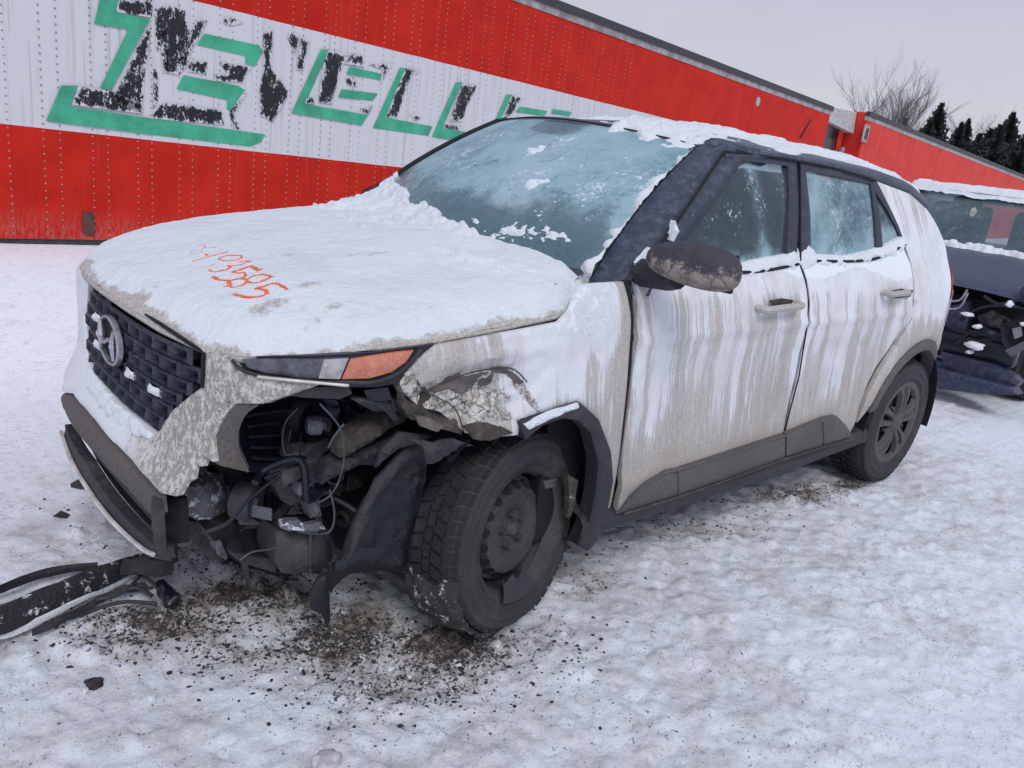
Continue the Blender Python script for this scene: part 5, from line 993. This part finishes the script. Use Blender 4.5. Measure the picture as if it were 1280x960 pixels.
# ---- door handles
def handle(u0, v0, u1, v1, mat):
    a = PY(u0, v0, -.918); b = PY(u1, v1, -.918); h = b-a; q = [a+[0, .035, 0], a+h*.06, a+h*.3, a+h*.7, a+h*.94, b+[0, .035, 0]]; m = MB(); m.tube(spline(q, 4), .0135, 8); m.build('door_handle', mat, suv)
    m = MB(); cc = (a+b)/2; m.lathe([(0, 0), (.03, 0), (.05, .004)], (cc[0], -.893, cc[2]), n=20); 
handle(957, 388, 1005, 382, M['side']); handle(1114, 368, 1137, 366, M['side'])
for (u, v) in ((966, 379), (1116, 367)): slab('handle_cup', [(u-4, v-3), (u+12, v-6), (u+26, v-4), (u+22, v+4), (u+4, v+6)], -.893, M['mud'], .004, step=4)
for o in suv.children:
    if o.name.startswith('door_handle'):
        for k, vl in (('snow', 0.0), ('dirt', 1.1), ('crack', .1)):
            at = o.data.attributes.new(k, 'FLOAT', 'POINT'); at.data.foreach_set('value', np.full(len(o.data.vertices), vl, np.float32))
# ---- wheels
def Rz(a): return np.array([[math.cos(a), -math.sin(a), 0], [math.sin(a), math.cos(a), 0], [0, 0, 1]])
def Rx(a): return np.array([[1, 0, 0], [0, math.cos(a), -math.sin(a)], [0, math.sin(a), math.cos(a)]])
TW, TR, RR = .200, .322, .205
PROF = [(RR-.012, -.085), (RR+.004, -.094), (RR+.02, -.099), (.228, -.102), (.231, -.106), (.235, -.103), (.25, -.104), (.262, -.1045), (.264, -.1075), (.268, -.1035), (.285, -.100), (.290, -.1015), (.294, -.097), (.303, -.092), (.314, -.080), (.319, -.05), (TR-.002, 0), (.319, .05), (.314, .080), (.303, .092), (.28, .1), (.24, .1), (RR, .09)]
def wheel(label_side, c, yaw, camber, flatz, seed, parent, mat_tread, mat_wall):
    R = Rz(yaw)@Rx(camber); c = np.array(c, float)
    wl = bpy.data.objects.new('wheel', None); C.objects.link(wl); wl.parent = parent; wl.location = Vector(c-origin(parent)); 
    def squash(V):   # the tyre sits (or sags) on the ground
        V = np.array(V); rel = V-c; d = flatz-V[:, 2]; k = d > 0; ax = R[:, 1]
        sgn = np.sign(rel@ax); bul = np.clip(d, 0, .08); V[:, 2] = np.where(k, flatz+.002*np.sin(V[:, 0]*90), V[:, 2]); near_ = np.clip(1-(V[:, 2]-flatz)/.07, 0, 1)
        V += ax[None]*(sgn*near_**1.5*(.028 if flatz > .02-.0 and label_side == 'flat' else .006))[:, None]; return V
    m = MB(); n = 96; m.lathe(PROF, (0, 0, 0), n=n); V = np.array(m.V)@R.T+c; o = mesh_obj('tyre', squash(V), m.F, mat_wall, wl)
    # tread blocks
    m = MB(); rg = random.Random(seed); NBK = 46
    for row, (y0, y1, sk) in enumerate(((-.096, -.058, .35), (-.052, -.018, -.5), (-.012, .012, .0), (.018, .052, .5), (.058, .096, -.35))):
        for k in range(NBK):
            a0 = 2*math.pi*(k+.5*(row % 2))/NBK; da = 2*math.pi/NBK*.78; ri, ro = .300, (TR+.006 if row in (1, 2, 3) else TR-.001)
            q = []
            for (a_, y_) in ((a0, y0), (a0+da, y0), (a0+da, y1), (a0, y1)):
                a2 = a_+sk*(y_-y0)*2.0; q.append((a2, y_))
            fal = [.012 if abs(y_) > .09 else 0 for _, y_ in q]
            m.hexa([(ri*math.cos(a), y, ri*math.sin(a)) for a, y in q], [((ro-f)*math.cos(a), y, (ro-f)*math.sin(a)) for (a, y), f in zip(q, fal)])
    V = np.array(m.V)@R.T+c; mesh_obj('tread', squash(V), m.F, mat_tread, wl, False)
    return wl, R, c
# rear wheel: ten-spoke cover
rw, R, c = wheel('rear', (3.35, -.765, .322), 0.0, 0.0, .004, 1, suv, M['rubber'], M['rubber_side'])
def W(m, R, c): m.V = [tuple(v) for v in (np.array(m.V)@R.T+c)]; return m
m = MB(); m.lathe([(.0, -.070), (.05, -.070), (.12, -.062), (.195, -.055), (.205, -.08)], (0, 0, 0), n=48); W(m, R, c).build('rim', M['dark'], rw)
m = MB(); m.lathe([(.175, -.080), (.185, -.096), (.200, -.100), (.212, -.096), (.215, -.085)], (0, 0, 0), n=64); W(m, R, c).build('cover_ring', M['cap'], rw)
for k in range(5):
    for s_ in (-1, 1):
        a = math.radians(72*k+18)+s_*.19; a_in = math.radians(72*k+18)+s_*.30; m = MB()
        er = np.array([math.cos(a), 0, math.sin(a)]); et = np.array([-math.sin(a), 0, math.cos(a)]); ei_ = np.array([math.cos(a_in), 0, math.sin(a_in)])
        st = []
        for t, w_, y_ in ((0, .017, -.090), (.35, .014, -.104), (.7, .016, -.104), (1, .030, -.092)):
            cc = ei_*.042*(1-t)+er*(.042+.148*t)*t+ei_*0; cc = ei_*.042*(1-t)+er*.190*t+er*0; st.append((cc, w_, y_))
        Vv = []
        for cc, w_, y_ in st: Vv += [cc-et*w_+[0, y_+.022, 0], cc-et*w_*.6+[0, y_, 0], cc+et*w_*.6+[0, y_, 0], cc+et*w_+[0, y_+.022, 0]]
        m.add(Vv, [(i*4+j, i*4+j+1, i*4+j+5, i*4+j+4) for i in range(3) for j in range(3)]); W(m, R, c).build('wheel_spoke', M['cap'], rw, flat=60)
m = MB(); m.lathe([(0, -.108), (.024, -.107), (.034, -.102), (.046, -.094), (.050, -.08)], (0, 0, 0), n=24); W(m, R, c).build('hub_cap', M['cap'], rw)
for k in range(5):
    a = math.radians(72*k+54); m = MB(); m.lathe([(0, -.088), (.009, -.088), (.010, -.07)], (.095*math.cos(a), 0, .095*math.sin(a)), n=8); W(m, R, c).build('wheel_nut', M['cap'], rw)
# front wheel: steel rim, flat tyre, turned out
fw, R, c = wheel('flat', (.885, -.735, .293), math.radians(13), math.radians(-4), .012, 2, suv, M['rubber'], M['rubber_side'])
m = MB(); m.lathe([(.0, -.050), (.062, -.050), (.070, -.058), (.105, -.072), (.135, -.066), (.150, -.040), (.165, -.034)], (0, 0, 0), n=64); m.lathe([(.165, -.034), (.170, .02), (.19, .03)], (0, 0, 0), n=64)
m.lathe([(.176, .03), (.180, -.06), (.190, -.082), (.203, -.092), (.212, -.098), (.216, -.092)], (0, 0, 0), n=64); W(m, R, c).build('steel_rim', M['steel'], fw)
for k in range(18):
    a = 2*math.pi*k/18+.1; m = MB(); m.add([(.141*math.cos(a)+.0125*math.cos(t), -.0615 if False else -.060+.010*math.cos(t-a), .141*math.sin(a)+.0155*math.sin(t)) for t in np.linspace(0, 2*math.pi, 13)[:-1]], [tuple(range(12))])
    # vent holes: flat black discs painted in for the shade of the openings
    er = np.array([math.cos(a), 0, math.sin(a)]); et = np.array([-math.sin(a), 0, math.cos(a)]); V = []
    for t in np.linspace(0, 2*math.pi, 13)[:-1]:
        rr_ = .1445+.013*math.cos(t); y_ = np.interp(rr_, [.105, .135, .150, .165], [-.072, -.066, -.040, -.034])-.0025; V.append(er*rr_+et*.0135*math.sin(t)+np.array([0, y_, 0]))
    m = MB(); m.add(V, [tuple(range(12))]); W(m, R, c).build('rim_vent', M['dark'], fw, False)
for k in range(5):
    a = math.radians(72*k+25); m = MB(); m.lathe([(0, -.074), (.006, -.074), (.0075, -.068), (.011, -.068), (.013, -.050), (.02, -.049)], (.050*math.cos(a), 0, .050*math.sin(a)), n=10); W(m, R, c).build('wheel_nut', M['steel'], fw)
m = MB(); m.lathe([(0, -.066), (.014, -.066), (.022, -.058), (.024, -.048)], (0, 0, 0), n=16); W(m, R, c).build('hub_centre', M['metal'], fw)
# broken piece of wheel trim wedged in the rim
m = MB(); A1, A2 = np.radians(-75), np.radians(38); seg = np.linspace(A1, A2, 18); Vv = []
for a in seg:
    r0 = .180-.014*math.sin((a-A1)/(A2-A1)*math.pi); Vv += [(r0*math.cos(a), -.074, r0*math.sin(a)), (.192*math.cos(a), -.096, .192*math.sin(a)), (.214*math.cos(a), -.106, .214*math.sin(a)), (.222*math.cos(a), -.098, .222*math.sin(a))]
m.add(Vv, [(i*4+j, i*4+j+1, i*4+j+5, i*4+j+4) for i in range(17) for j in range(3)]); W(m, R, c).build('broken_trim_ring', M['steel'], fw, flat=50)
m = MB(); a = A2; m.hexa([(.125, -.088, .105), (.165, -.100, .105), (.168, -.100, .130), (.110, -.088, .135)], [(.125, -.080, .105), (.165, -.09, .105), (.168, -.09, .13), (.11, -.08, .135)]); W(m, R, c).build('broken_trim_ring', M['cap'], fw, False)
m = MB(); Vv = []; seg = np.linspace(np.radians(-115), np.radians(-70), 10)
for i, a in enumerate(seg):
    r0 = .150+.012*math.sin(i*1.3); Vv += [(r0*math.cos(a), -.082, r0*math.sin(a)), (.185*math.cos(a), -.098, .185*math.sin(a)), (.215*math.cos(a), -.108, .215*math.sin(a))]
m.add(Vv, [(i*3+j, i*3+j+1, i*3+j+4, i*3+j+3) for i in range(9) for j in range(2)]); W(m, R, c).build('broken_trim_ring', M['steel'], fw, flat=50)
M['tyremud'] = m_muddy('frozen_mud_and_slush', (.035, .031, .031), (.085, .070, .062), .6, 22, .85, .75)
# frozen mud foot in front of the flat tyre
mdv = []; 
a_, b_ = np.meshgrid(np.linspace(0, 1, 34), np.linspace(0, 1, 26), indexing='ij')
ang = np.radians(188+52*a_); yy = -.100+.20*b_; rr_ = .322+.030*np.sin(math.pi*b_)**.5*np.sin(math.pi*np.clip(a_*1.1, 0, 1))**.6-.02*(1-np.sin(math.pi*np.clip(a_, 0.02, .98))**.3)+.014*fbm(a_*7, b_*5, 0, 4, 61)
P = np.stack([rr_*np.cos(ang), yy-.012*(b_ < .1), rr_*np.sin(ang)], -1)@R.T+c; P[..., 2] = np.maximum(P[..., 2], .0); grid_obj('caked_mud', P, M['tyremud'], fw)
# far wheels, plain but real
for (xx, yy_) in ((.85, .78), (3.35, .78)):
    wl = bpy.data.objects.new('wheel', None); C.objects.link(wl); wl.parent = suv; wl.location = (xx-2.0, yy_, .31); m = MB(); m.lathe(PROF, (0, 0, 0), n=40); m.lathe([(0, .05), (.2, .06)], (0, 0, 0), n=24); m.lathe([(0, -.05), (.2, -.06)], (0, 0, 0), n=24); W(m, np.eye(3), np.array([xx, yy_, .31])).build('tyre', M['rubber'], wl)
# ---- far side of the body, plain
P = np.array([[(x, Sd(np.array([x]), np.array([z]))[0], z) for z in np.linspace(.30, min(1.10, float(np.interp(x, [0, .5, 1.0, 1.15, 1.3], [.80, .90, .97, 1.02, 1.10]))), 14)] for x in np.linspace(.35, 3.93, 50)]); grid_obj('far_side_panel', P, M['side'], suv, {'snow': np.ones(P.shape[:2])*.3}, flip=False)
P = np.array([[(x, Sd(np.array([x]), np.array([z]))[0], z) for z in np.linspace(1.09, np.interp(x, [1.2, 1.85, 3.1, 3.6], [1.10, 1.47, 1.44, 1.3]), 10)] for x in np.linspace(1.25, 3.65, 30)])
far_glass = grid_obj('far_side_glass', P, M['sglass'], suv, {'frost': np.ones(P.shape[:2])*-.1})
for xx in (2.22, 3.05):
    MB().tube([(xx-.0, Sd(np.array([xx]), np.array([z]))[0]-.005, z) for z in (1.09, 1.3, 1.46)], .035, 6).build('far_pillar', M['frame'], suv)
# ---- cabin: seats, dashboard, steering wheel
def seat(x, y, lab='seat'):
    s_ = bpy.data.objects.new('seat', None); C.objects.link(s_); s_.parent = suv; s_.location = (x-2.0, y, .55)
    m = MB(); m.box((x, y, .68), (.52, .48, .16), bev=.05); m.build('seat_cushion', M['seat'], s_)
    t = math.radians(-14); Rb = np.array([[math.cos(t), 0, -math.sin(t)], [0, 1, 0], [math.sin(t), 0, math.cos(t)]]); m = MB(); m.box((x+.30, y, .97), (.13, .46, .60), R=Rb, bev=.05); m.build('seat_back', M['seat'], s_)
    m = MB(); m.box((x+.40, y, 1.33), (.10, .26, .17), R=Rb, bev=.045); m.build('headrest', M['seat'], s_)
seat(1.95, -.36); seat(1.95, .36)
rs = bpy.data.objects.new('rear_bench', None); C.objects.link(rs); rs.parent = suv; rs.location = (.85, 0, .55)
m = MB(); m.box((2.75, 0, .68), (.48, 1.2, .16), bev=.05); m.build('seat_cushion', M['seat'], rs); m = MB(); m.box((3.06, 0, .96), (.13, 1.2, .55), bev=.05); m.build('seat_back', M['seat'], rs)
for y in (-.38, .38): m = MB(); m.box((3.10, y, 1.27), (.10, .26, .15), bev=.04); m.build('headrest', M['seat'], rs)
m = MB(); m.box((1.42, 0, .97), (.45, 1.38, .16), bev=.05); m.build('dashboard', M['seat'], suv)
m = MB(); tt_ = np.linspace(0, 2*math.pi, 25); m.tube([(1.68-.06*math.sin(t), -.36+.18*math.cos(t), 1.0+.17*math.sin(t)) for t in tt_], .014, 6, cap=False); m.build('steering_wheel', M['seat'], suv)
m = MB(); m.box((1.74, .0, 1.40), (.03, .24, .07), bev=.015); m.build('rear_view_mirror', M['dark'], suv)
# aerial
a0 = PY(1000, 171, .0); m = MB(); a1 = PY(1000, 173, -.05); a2 = PY(1015, 148, .0); 
rb_ = np.array([3.0, -.0, 1.55]); m.tube([PL(1000, 172, 1, .15), PL(1014, 149, 1, .15)], [.006, .0035], 6); m.build('aerial', M['dark'], suv)
# ================================================================ FALLEN TRIM on the snow, lower left
def gz(x, y): return float(ground_z(np.array([x]), np.array([y]))[0])
def ribbon(name, px0, px1, z0, z1, th, mat, par, n=30, wob=.004, curl=.0):
    a = spline(px0, 8); b = spline(px1, 8); n_ = len(a); idx = np.linspace(0, len(b)-1, n_); b = np.array([[np.interp(i, range(len(b)), b[:, k]) for k in (0, 1)] for i in idx])
    P = []; m_ = 7
    for i in range(n_):
        A_ = PZ(*a[i], z0); B_ = PZ(*b[i], z1); r_ = []
        for j in range(m_):
            t = j/(m_-1); q = A_*(1-t)+B_*t; q[2] += curl*math.sin(math.pi*t)+wob*vnoise(i*.4, j*.7, 0, 3); r_.append(q)
        P.append(r_)
    P = np.array(P); lo_ = P-np.array([0, 0, th]); full = np.concatenate([P, lo_[:, ::-1], P[:, :1]], 1); return grid_obj(name, full, mat, par, flat=40, flip=True)
M['snowy_trim'] = m_muddy('snow_powdered_black_trim', (.02, .02, .024), (.10, .095, .095), .3, 12, .5, .75)
tp_ = PZ(100, 745); ft = empty('fallen_bumper_trim', (tp_[0], tp_[1], 0), 'long black bumper trim powdered with snow, lying under the front corner of the wreck', 'car part')
ribbon('trim_face', [(-60, 778), (0, 757), (60, 733), (115, 712), (160, 701), (185, 700)], [(-60, 818), (0, 789), (60, 760), (115, 735), (165, 712), (188, 706)], .075, .05, .015, M['snowy_trim'], ft, curl=.03)
ribbon('trim_edge', [(-60, 816), (0, 786), (60, 760), (120, 732), (165, 712), (180, 712)], [(-60, 826), (0, 796), (60, 770), (125, 738), (165, 718), (180, 716)], .045, .03, .012, M['snow'], ft, wob=.006)
ribbon('trim_edge', [(40, 787), (80, 768), (130, 742), (160, 730), (182, 728)], [(40, 793), (85, 773), (130, 748), (160, 737), (186, 733)], .03, .02, .01, M['trim'], ft)
ribbon('trim_end', [(160, 702), (180, 696), (200, 700), (218, 706)], [(150, 712), (178, 712), (200, 714), (216, 712)], .09, .07, .02, M['trim'], ft, curl=.02)
ribbon('end_bracket', [(195, 727), (205, 725), (216, 735), (226, 744)], [(196, 742), (202, 748), (208, 757), (224, 752)], .05, .03, .008, M['bluedark'], ft, curl=.01)
for L_ in ([(165, 715), (182, 722), (200, 738), (205, 750)], [(150, 738), (172, 735), (190, 745)], [(120, 750), (150, 742), (170, 726), (180, 715)], [(100, 770), (130, 758), (160, 752), (196, 755)]):
    MB().tube(spline([PZ(a, b, .035) for a, b in L_], 5), .006, 5).build('clip_strand', M['trim'], ft)
hp_ = PZ(40, 722); hs_ = empty('loose_black_weatherstrip', (hp_[0], hp_[1], 0), 'thin bent black rubber strip behind the snow-powdered bumper trim', 'rubber strip')
ribbon('strip_body', [(-50, 754), (0, 732), (30, 719), (60, 710), (90, 706), (122, 704)], [(-50, 764), (0, 738), (30, 726), (60, 717), (90, 711), (122, 708)], .045, .04, .012, M['liner'], hs_, wob=.001, curl=.008)
# ================================================================ BLUE CAR behind
M['blue'] = m_dusty('dusty_navy_paint', (.026, .034, .072), .35, (.20, .22, .30), .45); M['bglass'] = m_glass('hazed_windshield', -.25, seed=20, clear=.74)
bc_ = empty('wrecked_blue_car', (6.6, .1, 0), 'navy blue car with smashed open nose and snowy roof behind the white wreck', 'car')
BX, BY, YA = 5.55, .20, math.radians(4)
def bl(x, y, z): return np.array([BX+x*math.cos(YA)-y*math.sin(YA), BY+x*math.sin(YA)+y*math.cos(YA), z])
def bgrid(name, fn, nu, nv, mat, par=None, **k):
    P = np.array([[bl(*fn(a, b)) for b in np.linspace(0, 1, nv)] for a in np.linspace(0, 1, nu)]); return grid_obj(name, P, mat, par or bc_, **k)
hwb = .90
bgrid('windshield', lambda a, b: (.95+.62*b-.10*(1-(2*a-1)**2)*(1-.3*b), (2*a-1)*(.82-.10*b), 1.015+.42*b+.0*a), 24, 14, M['bglass'], attrs={'frost': np.full((24, 14), -.05)}, flip=False)
bgrid('roof', lambda a, b: (1.53+1.6*b-.07*(1-(2*a-1)**2)*(1-b), (2*a-1)*(.71), 1.435+.045*math.sin(math.pi*min(1, b*1.2+.15))*(1-(2*a-1)**4)-.25*max(0, b-.7)), 20, 20, M['blue'])
q = np.linspace(0, 1, 90); aa, bb = np.meshgrid(q, np.linspace(0, 1, 60), indexing='ij'); P = np.array([[bl(1.50+1.5*b-.07*(1-(2*a-1)**2), (2*a-1)*.72, 1.445+.040*math.sin(math.pi*min(1, b*1.2+.15))) for b in np.linspace(0, 1, 60)] for a in q])
P[..., 2] += .030+.020*fbm(aa*9, bb*7, 0, 3, 200)+.006*fbm(aa*40, bb*40, 0, 2, 201)-.08*(1-smooth(bb/.05))-.05*smooth((np.abs(2*aa-1)-.95)/.05); grid_obj('roof_snow', P, M['snow'], bc_)
bgrid('hood', lambda a, b: (.02+.95*b-.10*(1-(2*a-1)**2)*(1-b), (2*a-1)*(.82+.04*b), .775+.245*b**.75+.035*(1-(2*a-1)**4)), 24, 16, M['blue'])
MB().tube([bl(.16+.2*t, -.05+.45*t, .86+.10*t) for t in np.linspace(0, 1, 6)], .004).build('hood_crease', M['blue'], bc_)
P = np.array([[bl(.80+.16*b-.06*(1-(2*a-1)**2), (2*a-1)*.82, 1.005+.02*math.sin(math.pi*b)+.03*b) for b in np.linspace(0, 1, 26)] for a in np.linspace(0, 1, 140)]); aa, bb = np.meshgrid(np.linspace(0, 1, 140), np.linspace(0, 1, 26), indexing='ij')
P[..., 2] += .016+.034*fbm(aa*26, bb*4, 0, 3, 210)-.05*np.abs(2*bb-1)**2; grid_obj('cowl_snow', P, M['snow'], bc_)
MB().tube([bl(.88, .72, 1.03), bl(.86, .35, 1.055), bl(.90, .12, 1.06)], .010).build('wiper_blade', M['dark'], bc_)
for s_ in (-1, 1):
    MB().tube([bl(.84, s_*.85, 1.0), bl(1.2, s_*.78, 1.25), bl(1.56, s_*.715, 1.43), bl(2.2, s_*.71, 1.455), bl(3.0, s_*.71, 1.40)], .032, 8).build('pillar', M['blue'], bc_)
    bgrid('side_panel', lambda a, b: (1.18+2.7*a, s_*(hwb-.10*max(0, b-.75)*2-.10*max(0, a-.85)*4), .26+.10*(1-math.exp(-((a-.66)/.12)**2))*0+.76*b), 20, 8, M['blue'], flip=(s_ < 0))
    bgrid('side_glass', lambda a, b: (1.0+2.2*a+.45*b*(1-a)-.3*b*a, s_*(.80-.16*b), 1.02+.40*b), 10, 6, M['bglass'], attrs={'frost': np.zeros((10, 6))})
    m = MB(); m.lathe(PROF, (0, 0, 0), n=40); m.lathe([(0, -.06), (.2, -.07)], (0, 0, 0), n=20); W(m, Rz(YA), bl(.75, s_*.78, .31)).build('tyre', M['rubber'], bc_)
    m = MB(); m.lathe(PROF, (0, 0, 0), n=40); m.lathe([(0, -.06), (.2, -.07)], (0, 0, 0), n=20); W(m, Rz(YA), bl(3.15, s_*.83, .31)).build('tyre', M['rubber'], bc_)
def bbox(name, x, y, z, sx, sy, sz, mat, bev=.01, rot=0.0): MB().box(bl(x, y, z), (sx, sy, sz), R=Rz(YA+rot), bev=bev).build(name, mat, bc_)
bbox('fender_top', .55, -.80, .84, 1.2, .12, .14, M['blue'], .04, .02); bbox('fender_top', .55, .80, .84, 1.2, .12, .14, M['blue'], .04, -.02); bbox('front_beam', .02, -.2, .40, .12, 1.3, .16, M['bluedark'], .03); bbox('radiator_support', .16, -.15, .58, .05, 1.3, .30, M['dark'], .01); bbox('bumper_remains', -.02, -.45, .20, .14, .7, .14, M['blue'], .04, .1); bbox('trunk', 3.35, 0, .66, 1.0, 1.66, .60, M['blue'], .12)
bbox('engine_bay', .72, 0, .50, .9, 1.62, .52, M['dark'], .0); bbox('seat', 2.0, -.35, 1.05, .2, .5, .6, M['seat'], .06); bbox('seat', 2.0, .35, 1.05, .2, .5, .6, M['seat'], .06); bbox('headrest', 2.08, .35, 1.33, .1, .25, .16, M['seat'], .04); bbox('dashboard', 1.2, 0, .96, .4, 1.4, .12, M['seat'], .04)
def lump(name, c, r, mat, seed, par=None, **k):
    bm = bmesh.new(); bmesh.ops.create_icosphere(bm, subdivisions=3, radius=1); V = np.array([v.co[:] for v in bm.verts]); F = [[v.index for v in f.verts] for f in bm.faces]; bm.free()
    V = V*(1+.60*fbm(V[:, 0]*1.8+seed, V[:, 1]*1.8, V[:, 2]*1.8, 4, seed))[:, None]; return mesh_obj(name, V*np.array(r)+np.array(c), F, mat, par, True, **k)
def bslab(name, px, x, mat, thick=.04, bul=0.0, jag=0.0, step=5):
    o = slab(name, px, x, mat, thick, step, bul, jag, ax=0, inw=(1, 0, 0)); V = np.zeros(len(o.data.vertices)*3); o.data.vertices.foreach_get('co', V); V = V.reshape(-1, 3)+origin(suv)-origin(bc_); o.data.vertices.foreach_set('co', V.ravel()); o.parent = bc_; return o
bslab('front_beam', [(1176, 440), (1210, 448), (1240, 455), (1268, 470), (1275, 478), (1262, 490), (1230, 482), (1180, 470)], 5.50, M['blue'], .10, .02, .01)
bslab('bumper_remains', [(1170, 460), (1210, 470), (1265, 484), (1272, 494), (1225, 492), (1172, 486)], 5.42, M['blue'], .12, .02)
bslab('fender_remains', [(1180, 385), (1212, 376), (1212, 395), (1204, 425), (1186, 440)], 5.62, M['blue'], .08, .01, .02)
bslab('fender_remains', [(1195, 420), (1225, 405), (1245, 415), (1262, 440), (1255, 462), (1215, 452), (1192, 442)], 5.60, M['bluedark'], .05, .02, .03)
for L_ in ([(1184, 376), (1200, 375), (1209, 362)], [(1184, 386), (1200, 384), (1210, 366)]): MB().tube(spline([PX(a, b, 5.50) for a, b in L_], 4), .008).build('chrome_strip', M['chrome'], bc_)
bslab('engine_part', [(1250, 405), (1275, 398), (1290, 400), (1290, 430), (1262, 440), (1252, 428)], 5.42, M['bluedark'], .08, .01, .01)
bslab('white_label', [(1265, 411), (1276, 408), (1278, 420), (1268, 424)], 5.36, M['chrome'], .005)
bslab('silver_rail', [(1256, 438), (1285, 424), (1292, 428), (1264, 446)], 5.34, M['lightmetal'], .02)
bslab('engine_part', [(1222, 395), (1240, 388), (1252, 398), (1246, 410), (1228, 408)], 5.62, M['metal'], .06, .02, .03)
for (a, b, c_, d_) in ((1218, 432, 24, 7), (1210, 393, 14, 4), (1222, 408, 10, 4), (1262, 380, 6, 6), (1280, 405, 8, 4), (1212, 440, 8, 3)):
    lump('bay_snow', PX(a, b, 5.40), (.05, c_*.0026, d_*.0036), M['snow'], int(a), bc_)
for L_ in ([(1200, 400), (1225, 385), (1260, 382), (1290, 390)], [(1195, 430), (1215, 415), (1240, 420), (1262, 415)], [(1230, 370), (1250, 380), (1280, 372)], [(1240, 400), (1250, 395), (1262, 402), (1256, 412)]):
    MB().tube(spline([PX(a, b, 5.55) for a, b in L_], 5), .012).build('hose', M['bluedark'], bc_)
bslab('sticker', [(1212, 268), (1214, 261), (1219, 259), (1221, 264), (1218, 269), (1214, 271)], 6.70, simple('pale_sticker', (.55, .62, .50), .6), .003, 0, 0, 3)

# ---- a few odd bits lying apart
def bit(name, px, label, cat, mat, h=.012):
    c = PZ(*np.mean(px, 0)); P = [PZ(a, b) for a, b in px]; z = gz(c[0], c[1]); m = MB(); n_ = len(P)
    top = [np.array([p[0], p[1], z+h*(1+.5*math.sin(i*2.1))]) for i, p in enumerate(P)]; bot = [np.array([p[0], p[1], z-.01]) for p in P]
    m.add(top+bot, [tuple(range(n_))]+[(i, (i+1) % n_, (i+1) % n_+n_, i+n_) for i in range(n_)]); o = m.build(name, mat, None, False, label=label, cat=cat)
bit('plastic_sliver', [(88, 602), (98, 598), (122, 603), (118, 606), (100, 606)], 'thin black plastic sliver on the snow left of the bumper lip', 'debris', M['trim'])
bit('plastic_sliver', [(66, 640), (76, 634), (88, 637), (84, 641)], 'short black plastic sliver on snow nearer the left edge', 'debris', M['trim'], .008)
for nm, px, r, label, cat, mt, sd in (('stone', (117, 850), (.022, .018, .014), 'dark stone sunk in the trodden snow at lower left', 'stone', 'crumb', 3), ('ice_lump', (408, 950), (.035, .028, .018), 'grey lump of ice at the bottom edge below the wheel', 'ice lump', 'ice', 5), ('mud_clod', (996, 547), (.05, .035, .02), 'brown mud clod on snow just right of the rear tyre', 'mud clod', 'mud', 7)):
    c = PZ(*px); lump(nm, (c[0], c[1], gz(c[0], c[1])+r[2]*.2), r, M[mt], sd, None, label=label, cat=cat)
